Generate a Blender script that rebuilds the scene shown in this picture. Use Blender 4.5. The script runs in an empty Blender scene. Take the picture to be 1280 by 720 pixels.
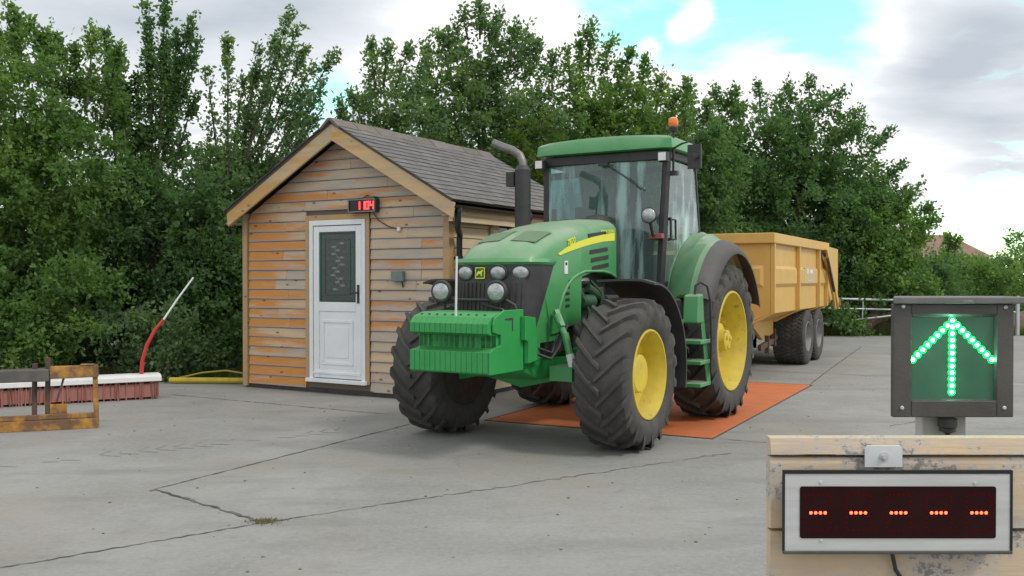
import bpy, math, random
import numpy as np
from mathutils import Vector, Matrix
R = math.radians
random.seed(7); rng = np.random.default_rng(11)
S = bpy.context.scene
C = S.collection

# ------------------------------------------------------------------ camera, sky, sun, exposure
F, H, YH, CX = 1170.0, 1.65, 348.0, 640.0
cam = bpy.data.cameras.new('camera'); co = bpy.data.objects.new('camera', cam); C.objects.link(co)
cam.sensor_width = 36; cam.lens = 36 * F / 1280; cam.clip_end = 2000; cam.clip_start = .05
co.location = (0, 0, H); co.rotation_euler = (R(90) - math.atan(12 / F), 0, 0)
S.camera = co
S.view_settings.view_transform = 'Standard'; S.view_settings.look = 'None'
S.view_settings.gamma = 1; S.view_settings.use_curve_mapping = False
S.view_settings.exposure = 0.0
SUN_AZ, SUN_EL = R(122), R(48)
sun = bpy.data.lights.new('sun', 'SUN'); sun.energy = 1.5; sun.angle = R(12); sun.color = (1, .95, .87)
so = bpy.data.objects.new('sun', sun); C.objects.link(so)
sd = Vector((math.sin(SUN_AZ) * math.cos(SUN_EL), math.cos(SUN_AZ) * math.cos(SUN_EL), math.sin(SUN_EL)))
so.rotation_euler = sd.to_track_quat('Z', 'Y').to_euler(); so.location = sd * 50

def pix(px, py, d):                     # a point of the place at depth d
    return Vector(((px - CX) / F * d, d, H - (py - YH) / F * d))

class NT:
    def __init__(s, tree): s.t = tree; s.t.nodes.clear()
    def n(s, typ, **kw):
        nd = s.t.nodes.new(typ)
        for k, v in kw.items():
            if k.startswith('i_'):
                key = k[2:]; key = int(key) if key.isdigit() else key.replace('_', ' ')
                nd.inputs[key].default_value = v
            else: setattr(nd, k, v)
        return nd
    def l(s, a, b): s.t.links.new(a, b)
    def math(s, op, a, b=None, clamp=False):
        m = s.n('ShaderNodeMath', operation=op); m.use_clamp = clamp
        for i, v in enumerate((a, b)):
            if v is None: continue
            if isinstance(v, (int, float)): m.inputs[i].default_value = v
            else: s.l(v, m.inputs[i])
        return m.outputs[0]
    def mix(s, fac, a, b, blend='MIX'):
        m = s.n('ShaderNodeMix', data_type='RGBA', blend_type=blend)
        for i, v in ((0, fac), (6, a), (7, b)):
            if isinstance(v, (int, float)): m.inputs[i].default_value = v
            elif isinstance(v, tuple): m.inputs[i].default_value = v if len(v) == 4 else (*v, 1)
            else: s.l(v, m.inputs[i])
        return m.outputs[2]
    def ramp(s, fac, stops):
        r = s.n('ShaderNodeValToRGB'); e = r.color_ramp.elements
        while len(e) < len(stops): e.new(.5)
        for k, (p, c) in enumerate(stops):
            e[k].position = p; e[k].color = (c, c, c, 1) if isinstance(c, (int, float)) else (*c, 1)
        s.l(fac, r.inputs[0]); return r.outputs[0]
    def noise(s, vec, scale, detail=4, rough=.55, dist=0.):
        n = s.n('ShaderNodeTexNoise', i_Scale=scale, i_Detail=detail, i_Roughness=rough, i_Distortion=dist)
        if vec is not None: s.l(vec, n.inputs['Vector'])
        return n.outputs[0]
    def mapping(s, vec, scale=(1, 1, 1), loc=(0, 0, 0)):
        m = s.n('ShaderNodeMapping'); m.inputs['Scale'].default_value = scale; m.inputs['Location'].default_value = loc
        s.l(vec, m.inputs[0]); return m.outputs[0]

W = bpy.data.worlds.new('World'); S.world = W; W.use_nodes = True
t = NT(W.node_tree)
tc = t.n('ShaderNodeTexCoord')
sky = t.n('ShaderNodeTexSky', sky_type='NISHITA', sun_disc=False, sun_elevation=SUN_EL, sun_rotation=SUN_AZ, air_density=1.0, dust_density=.6, ozone_density=2.0)
vec = tc.outputs['Generated']
sep = t.n('ShaderNodeSeparateXYZ'); t.l(vec, sep.inputs[0])
zz = t.math('ADD', t.math('MAXIMUM', sep.outputs[2], 0.0), .14)
cmb = t.n('ShaderNodeCombineXYZ')
t.l(t.math('DIVIDE', sep.outputs[0], zz), cmb.inputs[0]); t.l(t.math('DIVIDE', sep.outputs[1], zz), cmb.inputs[1])
pv = cmb.outputs[0]
n1 = t.noise(t.mapping(pv, (.75, .62, 1), (3.1, .7, 0)), 1.0, 8, .56, .3)
n2 = t.noise(t.mapping(pv, (.8, 1.3, 1), (7.3, 2.2, 0)), 1.0, 6, .5, .2)
def lobe(px, py, width, amp):           # a thin or thick patch of the cloud deck towards one compass bearing and height
    d = Vector(((px - CX) / F, 1, (YH - py) / F)).normalized()
    dp = t.n('ShaderNodeVectorMath', operation='DOT_PRODUCT', i_1=tuple(d))
    nv = t.n('ShaderNodeVectorMath', operation='NORMALIZE'); t.l(vec, nv.inputs[0]); t.l(nv.outputs[0], dp.inputs[0])
    a = t.math('MULTIPLY', t.math('SUBTRACT', 1.0, dp.outputs['Value']), -1.0 / (1 - math.cos(width)))
    return t.math('MULTIPLY', t.math('EXPONENT', a), amp)
n3 = t.noise(t.mapping(pv, (3.0, 3.4, 1), (1.3, 4.2, 0)), 1.0, 7, .62, .4)
dens = t.math('ADD', t.math('ADD', n1, .26), t.math('MULTIPLY', t.math('SUBTRACT', n3, .5), .9))
for args in ((930, 22, R(5.0), -.50), (1030, 40, R(3.0), -.40), (800, 30, R(3.0), -.40), (880, 60, R(2.6), -.25), (730, 8, R(1.6), -.25), (412, 118, R(2.0), -.45), (1262, 215, R(2.2), -.34), (1215, 305, R(2.4), -.40), (1268, 275, R(2.2), -.42), (1240, 300, R(3.), -.26), (1150, 265, R(1.6), -.2), (866, 28, R(.85), .50), (846, 42, R(.7), .42), (878, 14, R(.6), .35), (812, 58, R(.6), .35), (60, 40, R(12), .2), (1180, 180, R(5), .18), (1150, 120, R(3), .15), (900, 118, R(3.2), .35), (1000, 112, R(3.0), .35), (820, 100, R(2), .2)):
    dens = t.math('ADD', dens, lobe(*args))
mask = t.ramp(dens, [(.40, 0.), (.66, 1.)])
grey = t.math('ADD', n2, t.math('MULTIPLY', t.math('SUBTRACT', n3, .5), .22))
for args in ((150, 40, R(9), .22), (400, 40, R(5), .12), (1235, 70, R(3.6), .26), (1170, 100, R(2.2), .14), (1190, 165, R(3.2), .18), (1250, 170, R(3.2), .18), (1110, 105, R(1.8), .12), (950, 125, R(4), -.2), (700, 40, R(6), -.2), (340, 210, R(5), -.16), (1190, 235, R(2.5), -.16), (1100, 50, R(1.8), -.2), (1250, 120, R(1.6), -.16), (1200, 132, R(1.4), -.12), (1150, 290, R(2.5), -.1), (1240, 250, R(2), .06)):
    grey = t.math('ADD', grey, lobe(*args))
ccol = t.ramp(grey, [(.44, (1.15, 1.15, 1.15)), (.58, (.84, .88, .93)), (.80, (.56, .62, .69))])
bg1 = t.n('ShaderNodeBackground', i_Strength=.14)
t.l(t.mix(1.0, sky.outputs[0], (1.95, 2.6, 1.8, 1), 'MULTIPLY'), bg1.inputs[0])
bg2 = t.n('ShaderNodeBackground', i_Strength=1.0); t.l(ccol, bg2.inputs[0])
ms = t.n('ShaderNodeMixShader'); t.l(mask, ms.inputs[0]); t.l(bg1.outputs[0], ms.inputs[1]); t.l(bg2.outputs[0], ms.inputs[2])
wo = t.n('ShaderNodeOutputWorld'); t.l(ms.outputs[0], wo.inputs[0])

# ------------------------------------------------------------------ helpers
def mat(name, c1, c2=None, scale=6., rough=.6, metal=0., bump=0., bscale=40., stretch=(1, 1, 1), lo=.35, hi=.65, spec=.5, coat=0., dust=None, island=0., spots=None):
    m = bpy.data.materials.new(name); m.use_nodes = True; t = NT(m.node_tree)
    o = t.n('ShaderNodeOutputMaterial'); b = t.n('ShaderNodeBsdfPrincipled', i_Roughness=rough, i_Metallic=metal)
    b.inputs['Specular IOR Level'].default_value = spec; b.inputs['Coat Weight'].default_value = coat
    b.inputs['Coat Roughness'].default_value = .15
    t.l(b.outputs[0], o.inputs[0])
    tc = t.n('ShaderNodeTexCoord'); v = t.mapping(tc.outputs['Object'], stretch)
    col = (*c1, 1)
    if c2: col = t.mix(t.ramp(t.noise(v, scale, 6, .6), [(lo, 0.), (hi, 1.)]), c1, c2)
    if island:
        g = t.n('ShaderNodeNewGeometry')
        f = t.math('ADD', t.math('MULTIPLY', g.outputs['Random Per Island'], island * 2), 1 - island)
        vm = t.n('ShaderNodeVectorMath', operation='SCALE')
        if isinstance(col, tuple): vm.inputs[0].default_value = col[:3]
        else: t.l(col, vm.inputs[0])
        t.l(f, vm.inputs['Scale']); col = vm.outputs[0]
    if spots:
        sc, sl, sh, scol = spots
        col = t.mix(t.ramp(t.noise(v, sc, 7, .7), [(sl, 0.), (sh, 1.)]), col, scol)
    if dust:                              # settled dust: dcol, how much on level faces, how much everywhere
        dcol, up, base = dust
        g = t.n('ShaderNodeNewGeometry'); sp = t.n('ShaderNodeSeparateXYZ'); t.l(g.outputs['Normal'], sp.inputs[0])
        f = t.math('MULTIPLY', t.math('MAXIMUM', sp.outputs[2], 0.), up)
        f = t.math('ADD', f, base)
        f = t.math('MULTIPLY', f, t.ramp(t.noise(tc.outputs['Object'], 3.2, 8, .65), [(.25, .35), (.72, 1.)]), True)
        col = t.mix(f, col, dcol)
        rr = t.math('ADD', t.math('MULTIPLY', f, .5), rough, True); t.l(rr, b.inputs['Roughness'])
    else:
        rr = t.math('ADD', t.math('MULTIPLY', t.noise(v, scale * 2.3, 4), .25), rough - .12, True); t.l(rr, b.inputs['Roughness'])
    if isinstance(col, tuple): b.inputs['Base Color'].default_value = col
    else: t.l(col, b.inputs['Base Color'])
    if bump:
        bn = t.n('ShaderNodeBump', i_Strength=bump, i_Distance=.01); t.l(t.noise(v, bscale, 5), bn.inputs['Height']); t.l(bn.outputs[0], b.inputs['Normal'])
    return m
def emit(name, col, s):
    m = bpy.data.materials.new(name); m.use_nodes = True; t = NT(m.node_tree)
    o = t.n('ShaderNodeOutputMaterial'); b = t.n('ShaderNodeBsdfPrincipled', i_Roughness=.4); b.inputs['Base Color'].default_value = (*col, 1)
    b.inputs['Emission Color'].default_value = (*col, 1); b.inputs['Emission Strength'].default_value = s; t.l(b.outputs[0], o.inputs[0]); return m
def glass(name, tint, refl=.12, dirt_sheen=None):
    m = bpy.data.materials.new(name); m.use_nodes = True; t = NT(m.node_tree)
    o = t.n('ShaderNodeOutputMaterial'); tr = t.n('ShaderNodeBsdfTransparent'); tr.inputs[0].default_value = (*tint, 1)
    gl = t.n('ShaderNodeBsdfGlossy', i_Roughness=.03); lw = t.n('ShaderNodeFresnel', i_IOR=1.5)
    mx = t.n('ShaderNodeMixShader'); t.l(t.math('ADD', lw.outputs[0], refl, True), mx.inputs[0]); t.l(tr.outputs[0], mx.inputs[1]); t.l(gl.outputs[0], mx.inputs[2])
    out = mx.outputs[0]
    if dirt_sheen:  # dirt streaks over an even film whose colour can paint in reflected light
        dcol, amount, st = dirt_sheen
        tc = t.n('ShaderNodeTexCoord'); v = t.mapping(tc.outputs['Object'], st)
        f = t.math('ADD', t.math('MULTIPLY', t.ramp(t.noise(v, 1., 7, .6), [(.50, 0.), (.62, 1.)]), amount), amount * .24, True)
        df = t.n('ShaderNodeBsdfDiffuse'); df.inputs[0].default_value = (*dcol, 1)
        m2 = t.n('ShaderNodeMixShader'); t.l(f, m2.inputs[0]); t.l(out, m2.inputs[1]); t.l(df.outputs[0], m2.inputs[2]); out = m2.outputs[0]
    t.l(out, o.inputs[0]); return m

class MB:
    def __init__(s): s.v = []; s.f = []
    def add(s, vs, fs):
        o = len(s.v); s.v += [tuple(v) for v in vs]; s.f += [tuple(i + o for i in f) for f in fs]; return s
    def box(s, x0, x1, y0, y1, z0, z1):
        return s.add([(x, y, z) for x in (x0, x1) for y in (y0, y1) for z in (z0, z1)], [(0, 1, 3, 2), (4, 6, 7, 5), (0, 4, 5, 1), (2, 3, 7, 6), (0, 2, 6, 4), (1, 5, 7, 3)])
    def obox(s, c, size, M=None):
        M = M or Matrix.Identity(3); c = Vector(c)
        vs = [c + M @ Vector((x * size[0] / 2, y * size[1] / 2, z * size[2] / 2)) for x in (-1, 1) for y in (-1, 1) for z in (-1, 1)]
        return s.add(vs, [(0, 1, 3, 2), (4, 6, 7, 5), (0, 4, 5, 1), (2, 3, 7, 6), (0, 2, 6, 4), (1, 5, 7, 3)])
    def beam(s, p, q, w, h, up=(0, 0, 1)):
        p, q = Vector(p), Vector(q); d = (q - p); L = d.length; d.normalize(); a = Vector(up).cross(d)
        if a.length < 1e-4: a = Vector((1, 0, 0)).cross(d)
        a.normalize(); b = d.cross(a)
        return s.obox((p + q) / 2, (L, w, h), Matrix((d, a, b)).transposed())
    def loft(s, rings, closed=True, caps=True):
        n = len(rings[0]); o = [p for r in rings for p in r]; fs = []
        for i in range(len(rings) - 1):
            for j in range(n if closed else n - 1):
                k = (j + 1) % n; fs.append((i * n + j, i * n + k, (i + 1) * n + k, (i + 1) * n + j))
        if caps and closed: fs.append(tuple(reversed(range(n)))); fs.append(tuple((len(rings) - 1) * n + j for j in range(n)))
        return s.add(o, fs)
    def tube(s, pts, r, n=10):
        pts = [Vector(p) for p in pts]; rs = r if isinstance(r, (list, tuple)) else [r] * len(pts); rings = []
        d0 = (pts[1] - pts[0]).normalized(); a = d0.orthogonal().normalized()
        for i, p in enumerate(pts):
            d = (pts[min(i + 1, len(pts) - 1)] - pts[max(i - 1, 0)]).normalized()
            a = (a - d * a.dot(d)).normalized(); b = d.cross(a)
            rings.append([p + (a * math.cos(u) + b * math.sin(u)) * rs[i] for u in (2 * math.pi * k / n for k in range(n))])
        return s.loft(rings)
    def lathe(s, prof, axis='y', c=(0, 0, 0), n=32, close=False):     # prof: (radius, along)
        rings = []
        for r, a in prof:
            ring = []
            for k in range(n):
                u = 2 * math.pi * k / n; p = (r * math.sin(u), a, r * math.cos(u))
                if axis == 'x': p = (a, r * math.sin(u), r * math.cos(u))
                if axis == 'z': p = (r * math.cos(u), r * math.sin(u), a)
                ring.append(Vector(p) + Vector(c))
            rings.append(ring)
        if close: rings.append(rings[0])
        return s.loft(rings, True, not close)
    def prism(s, poly, axis, a, b):
        def P(p, q): return {'y': (p[0], q, p[1]), 'x': (q, p[0], p[1]), 'z': (p[0], p[1], q)}[axis]
        return s.loft([[P(p, a) for p in poly], [P(p, b) for p in poly]])
    def sphere(s, c, r, n=10, m=6, sc=(1, 1, 1)):
        rings = []
        for i in range(m + 1):
            th = math.pi * (i + .001) / (m + .002)
            rings.append([(c[0] + sc[0] * r * math.sin(th) * math.cos(u), c[1] + sc[1] * r * math.sin(th) * math.sin(u), c[2] + sc[2] * r * math.cos(th)) for u in (2 * math.pi * k / n for k in range(n))])
        return s.loft(rings)
    def build(s, name, m, parent=None, smooth=35, bevel=0., label=None):
        me = bpy.data.meshes.new(name); me.from_pydata(s.v, [], s.f); me.update()
        import bmesh
        bm = bmesh.new(); bm.from_mesh(me); bmesh.ops.recalc_face_normals(bm, faces=bm.faces); bm.to_mesh(me); bm.free()
        me.materials.append(m)
        if smooth:
            me.polygons.foreach_set('use_smooth', [True] * len(me.polygons)); me.set_sharp_from_angle(angle=R(smooth))
        o = bpy.data.objects.new(name, me); C.objects.link(o)
        if parent: o.parent = parent
        if bevel:
            bv = o.modifiers.new('bevel', 'BEVEL'); bv.width = bevel; bv.segments = 2; bv.limit_method = 'ANGLE'; bv.angle_limit = R(40); bv.harden_normals = True
        if label: o['label'] = label
        return o
def tag(o, label, cat, group=None, kind=None):
    o['label'] = label; o['category'] = cat
    if group: o['group'] = group
    if kind: o['kind'] = kind
    return o
def thing(name, label, cat, loc=(0, 0, 0), rz=0, group=None):
    o = bpy.data.objects.new(name, None); C.objects.link(o); o.empty_display_size = .1
    o.location = loc; o.rotation_euler = (0, 0, R(rz)); return tag(o, label, cat, group)
def struct(o): o['kind'] = 'structure'; return o
def text(name, body, size, M, m, parent, ext=.002, shear=0., label=None):
    cu = bpy.data.curves.new(name, 'FONT'); cu.body = body; cu.size = size; cu.extrude = ext; cu.shear = shear; cu.align_x = 'CENTER'; cu.align_y = 'CENTER'
    tmp = bpy.data.objects.new(name, cu); C.objects.link(tmp)
    me = bpy.data.meshes.new_from_object(tmp.evaluated_get(bpy.context.evaluated_depsgraph_get()))
    bpy.data.objects.remove(tmp); me.transform(M); me.materials.append(m)
    o = bpy.data.objects.new(name, me); C.objects.link(o); o.parent = parent
    if label: o['label'] = label
    return o
def basis(o, x, y):                        # matrix whose columns are x, y, x^y at origin o
    x, y = Vector(x).normalized(), Vector(y); y = (y - x * y.dot(x)).normalized(); z = x.cross(y)
    return Matrix.Translation(o) @ Matrix((x, y, z)).transposed().to_4x4()

# ------------------------------------------------------------------ materials
GREEN = mat('green_paint', (.018, .255, .056), (.026, .290, .068), 3, .34, coat=.25, dust=((.33, .38, .29), .78, .17))  # dust on level faces, strengthened to paint in the hood's sky sheen too
GREEN_W = mat('green_cast', (.018, .285, .062), (.028, .32, .075), 5, .45, bump=.15, dust=((.20, .26, .17), .22, .06))
BLACK = mat('black_plastic', (.018, .019, .02), (.032, .033, .034), 8, .5, dust=((.2, .19, .17), .2, .05))
BLACK_FEND = mat('black_fender_plastic', (.030, .031, .033), (.05, .05, .05), 5, .55, dust=((.25, .24, .22), .3, .06))
DARK = mat('dark_steel', (.02, .02, .02), (.05, .045, .04), 9, .6, dust=((.18, .16, .13), .3, .1))
RUBBER = mat('tyre_rubber', (.022, .022, .023), (.045, .044, .043), 7, .75, bump=.3, bscale=60, dust=((.18, .17, .15), .20, .25), spots=(6, .56, .72, (.10, .092, .078)))
YELLOW = mat('wheel_yellow', (.72, .56, .03), (.62, .47, .04), 6, .42, dust=((.32, .28, .16), .25, .14), spots=(9, .60, .72, (.20, .16, .07)))
YELLOW_D = mat('decal_yellow', (.78, .78, .06), None, 6, .45)
LAMP = mat('lamp_lens', (.30, .33, .33), (.55, .58, .58), 22, .14, metal=.5, bump=.5, bscale=70)
CHROME = mat('exhaust_steel', (.24, .235, .225), (.17, .16, .15), 10, .45, metal=.6)
WHITE = mat('white_paint', (.78, .79, .78), (.70, .71, .69), 4, .4)
UPVC = mat('white_upvc', (.80, .83, .85), (.74, .77, .79), 3, .32, spots=(5, .62, .8, (.62, .63, .60)))
AMBER = mat('amber_lens', (.85, .20, .02), None, 5, .2, coat=.5)
TRAIL = mat('trailer_yellow', (.68, .42, .10), (.62, .375, .09), 3, .42, dust=((.45, .37, .22), .12, .12), spots=(6, .66, .78, (.40, .22, .07)))
GALV = mat('galvanised_steel', (.46, .48, .49), (.58, .60, .60), 12, .42, metal=.6)
STAINLESS = mat('brushed_stainless', (.52, .53, .53), (.62, .63, .63), 3, .42, metal=.35, stretch=(1, 1, 14), bump=.05)
GREYBOX = mat('dark_grey_steel', (.060, .058, .054), (.085, .08, .075), 9, .5, bump=.15, bscale=150, spots=(26, .66, .74, (.16, .15, .14)))
INTER = mat('cab_interior', (.03, .035, .035), (.05, .05, .05), 6, .7)
PIPE = mat('black_gutter', (.014, .014, .016), (.022, .022, .024), 6, .35)
MATOR = mat('orange_deck', (.58, .160, .045), (.48, .14, .045), 2.2, .75, bump=.5, bscale=140, spots=(3.2, .55, .8, (.30, .16, .09)))
GLASS_F = glass('windscreen_glass', (.28, .56, .56), .06, ((.38, .57, .53), .66, (1., 4.6, .55)))  # drip streaks are dirt; the teal film also paints in reflected light
GLASS_S = glass('cab_side_glass', (.50, .80, .80), .10, ((.55, .74, .72), .72, (2.6, 2., .7)))  # pale cyan film paints the sky's reflection onto the door glass
RED_LED = emit('red_led', (1, .04, .04), 3.5)
RED_LED2 = emit('red_dot_led', (1, .055, .02), 9)
RED_OFF = mat('unlit_red_led', (.085, .004, .004), None, 5, .9, spec=0.)
GREEN_LED = emit('green_led', (.30, 1, .60), 55)
GREEN_HALO = emit('green_led_halo', (.0, .78, .13), 1.4)  # glow halo around each arrow LED, painted as emission
BARK = mat('bark', (.10, .085, .06), (.05, .042, .03), 14, .9, bump=.6, bscale=50)

def wood(name, warm, gray, axis, warm_lo, warm_hi, left=None, grain=(1, 1, 1)):
    m = bpy.data.materials.new(name); m.use_nodes = True; t = NT(m.node_tree)
    o = t.n('ShaderNodeOutputMaterial'); b = t.n('ShaderNodeBsdfPrincipled', i_Roughness=.72); t.l(b.outputs[0], o.inputs[0])
    tc = t.n('ShaderNodeTexCoord'); g = t.n('ShaderNodeNewGeometry'); ob = tc.outputs['Object']
    isl = g.outputs['Random Per Island']
    cm = t.n('ShaderNodeCombineXYZ'); t.l(t.math('MULTIPLY', isl, 13.7), cm.inputs[0]); t.l(t.math('MULTIPLY', isl, 9.1), cm.inputs[2])
    va = t.n('ShaderNodeVectorMath', operation='ADD'); t.l(ob, va.inputs[0]); t.l(cm.outputs[0], va.inputs[1])
    st = (9, .8, 9) if axis == 'y' else (.8, 9, 9)
    gr = t.noise(t.mapping(va.outputs[0], tuple(s * 3 for s in st)), 1.6, 8, .65, .6)
    big = t.noise(t.mapping(va.outputs[0], (1.2, .55, 4.) if axis == 'y' else (.55, 1.2, 4.)), 1.3, 5, .6)
    f = t.math('ADD', big, t.math('MULTIPLY', t.math('SUBTRACT', isl, .5), .19)); f = t.math('ADD', f, t.math('MULTIPLY', t.math('SUBTRACT', gr, .5), .30))
    if left is not None:                   # where the stain has weathered off: the sunny end and the gable
        sp = t.n('ShaderNodeSeparateXYZ'); t.l(ob, sp.inputs[0])
        f = t.math('ADD', f, t.math('MULTIPLY', t.math('SUBTRACT', left[0], sp.outputs[1]), left[1]))
        if len(left) > 2: f = t.math('ADD', f, t.math('MULTIPLY', t.math('MAXIMUM', t.math('SUBTRACT', sp.outputs[2], left[2]), 0.), -left[3]))
    wm = t.ramp(f, [(warm_lo, 0.), (warm_hi, 1.)])
    wcol = t.mix(gr, tuple(c * .72 for c in warm), tuple(min(1, c * 1.2) for c in warm))
    gcol = t.mix(gr, tuple(c * .68 for c in gray), tuple(c * 1.22 for c in gray))
    pale = t.mix(t.ramp(t.noise(t.mapping(va.outputs[0], (2, .7, 5)), 1.1, 4), [(.4, 0.), (.62, 1.)]), gcol, (gray[0] * 1.25, gray[1] * 1.08, gray[2] * .82))
    col = t.mix(wm, pale, wcol)
    if len(left or ()) > 2:                # lower and upper edge of every board bleached grey
        fr_ = t.math('FRACT', t.math('DIVIDE', t.math('SUBTRACT', sp.outputs[2], .07), .142))
        ed = t.math('MULTIPLY', t.math('ABSOLUTE', t.math('SUBTRACT', fr_, .5)), 2.)
        ed = t.math('ADD', ed, t.math('MULTIPLY', t.math('SUBTRACT', big, .5), 1.2))
        col = t.mix(t.ramp(ed, [(.62, 0.), (.95, .85)]), col, (.34, .305, .285))
    vo = t.n('ShaderNodeTexVoronoi', i_Scale=1.0); t.l(t.mapping(va.outputs[0], (3.2, 3.2, 6.8)), vo.inputs['Vector'])
    col = t.mix(t.ramp(vo.outputs['Distance'], [(.07, .8), (.13, 0.)]), col, (.10, .05, .025))
    t.l(col, b.inputs['Base Color'])
    bn = t.n('ShaderNodeBump', i_Strength=.35, i_Distance=.006); t.l(gr, bn.inputs['Height']); t.l(bn.outputs[0], b.inputs['Normal'])
    return m
CLAD = wood('stained_cladding', (.60, .255, .060), (.46, .40, .34), 'y', .475, .595, left=(1.75, .075, 2.5, .07))
CLAD_S = wood('side_cladding', (.58, .46, .29), (.54, .48, .38), 'x', .45, .7)
BARGE = wood('bargeboard_wood', (.56, .33, .12), (.52, .41, .27), 'y', .50, .60, left=(1.9, .06))
TRIM = wood('trim_wood', (.50, .31, .13), (.36, .29, .22), 'y', .4, .65)
PALE = wood('pale_fascia', (.62, .50, .34), (.55, .46, .34), 'x', .4, .6)
PANELW = wood('weathered_board', (.60, .44, .27), (.52, .42, .33), 'x', .35, .6)

def concrete():
    m = bpy.data.materials.new('concrete'); m.use_nodes = True; t = NT(m.node_tree)
    o = t.n('ShaderNodeOutputMaterial'); b = t.n('ShaderNodeBsdfPrincipled'); t.l(b.outputs[0], o.inputs[0])
    v = t.n('ShaderNodeTexCoord').outputs['Object']
    a = t.noise(v, .42, 7, .62, .8); bb = t.noise(t.mapping(v, (1, .8, 1)), 2.1, 8, .68, .3); c = t.noise(v, 24, 6, .75)
    col = t.mix(t.ramp(a, [(.36, 0.), (.62, 1.)]), (.214, .214, .202), (.292, .291, .275))
    col = t.mix(t.ramp(bb, [(.46, 0.), (.72, .6)]), col, (.195, .198, .190))
    col = t.mix(t.ramp(c, [(.40, 0.), (.66, .48)]), col, (.345, .345, .33))
    col = t.mix(t.ramp(t.noise(v, 11, 7, .7), [(.54, 0.), (.68, .28)]), col, (.175, .174, .160))
    sp = t.noise(t.mapping(v, (1, 1, 1), (5, 2, 0)), 5., 8, .75)
    col = t.mix(t.ramp(sp, [(.60, 0.), (.70, .40)]), col, (.150, .146, .132))
    rot = t.n('ShaderNodeMapping'); rot.inputs['Rotation'].default_value = (0, 0, R(60)); rot.inputs['Scale'].default_value = (.8, 2.6, 1); t.l(v, rot.inputs[0])
    tr = t.noise(rot.outputs[0], .9, 5, .6)
    col = t.mix(t.ramp(tr, [(.52, 0.), (.68, .5)]), col, (.175, .175, .165))
    tan = t.noise(t.mapping(v, (1, 1, 1), (9, 1, 0)), .6, 5, .6)
    col = t.mix(t.ramp(tan, [(.53, 0.), (.68, .5)]), col, (.275, .25, .19))
    ck = t.n('ShaderNodeTexVoronoi', feature='DISTANCE_TO_EDGE', i_Scale=.23)
    wv = t.n('ShaderNodeVectorMath', operation='ADD'); t.l(v, wv.inputs[0])
    nn = t.n('ShaderNodeTexNoise', i_Scale=1.6, i_Detail=6.); t.l(v, nn.inputs['Vector']); sv_ = t.n('ShaderNodeVectorMath', operation='SCALE'); t.l(nn.outputs['Color'], sv_.inputs[0]); sv_.inputs['Scale'].default_value = .9
    t.l(sv_.outputs[0], wv.inputs[1]); t.l(wv.outputs[0], ck.inputs['Vector'])
    brk = t.ramp(t.noise(v, .8, 3), [(.55, 0.), (.66, .28)])
    col = t.mix(t.math('MULTIPLY', t.ramp(ck.outputs['Distance'], [(.0008, 1.), (.0026, 0.)]), brk), col, (.10, .098, .09))
    t.l(col, b.inputs['Base Color'])
    t.l(t.ramp(bb, [(.3, .72), (.7, .88)]), b.inputs['Roughness'])
    bn = t.n('ShaderNodeBump', i_Strength=.25, i_Distance=.006); t.l(t.noise(v, 55, 6, .7), bn.inputs['Height']); t.l(bn.outputs[0], b.inputs['Normal'])
    return m
CONC = concrete()
JOINT = mat('joint_grime', (.065, .062, .052), (.17, .16, .14), 5, .9, lo=.42, hi=.62)
EARTH = mat('earth', (.13, .105, .07), (.085, .09, .045), .8, .95, bump=.8, bscale=9)

def leafmat(name, c1, c2, c3):
    m = bpy.data.materials.new(name); m.use_nodes = True; t = NT(m.node_tree)
    o = t.n('ShaderNodeOutputMaterial'); g = t.n('ShaderNodeNewGeometry'); tc = t.n('ShaderNodeTexCoord')
    col = t.mix(g.outputs['Random Per Island'], c1, c2)
    col = t.mix(t.ramp(t.noise(tc.outputs['Object'], .9, 3), [(.45, 0.), (.68, .75)]), col, c3)
    d = t.n('ShaderNodeBsdfPrincipled', i_Roughness=.5); d.inputs['Specular IOR Level'].default_value = .35; t.l(col, d.inputs['Base Color'])
    tl = t.n('ShaderNodeBsdfTranslucent'); t.l(t.mix(1., col, (1.1, 1.3, .5, 1), 'MULTIPLY'), tl.inputs[0])
    mx = t.n('ShaderNodeMixShader', i_0=.56); t.l(d.outputs[0], mx.inputs[1]); t.l(tl.outputs[0], mx.inputs[2]); t.l(mx.outputs[0], o.inputs[0]); return m
LEAF_A = leafmat('leaf_mid_green', (0.100, 0.189, 0.062), (0.175, 0.287, 0.095), (0.229, 0.337, 0.100))
LEAF_B = leafmat('leaf_dark_green', (0.076, 0.156, 0.069), (0.134, 0.233, 0.102), (0.175, 0.270, 0.106))
LEAF_C = leafmat('leaf_grey_green', (0.108, 0.189, 0.102), (0.175, 0.270, 0.142), (0.229, 0.320, 0.131))
GRASS = leafmat('grass_blade', (.07, .11, .03), (.14, .17, .05), (.20, .19, .09))

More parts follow.
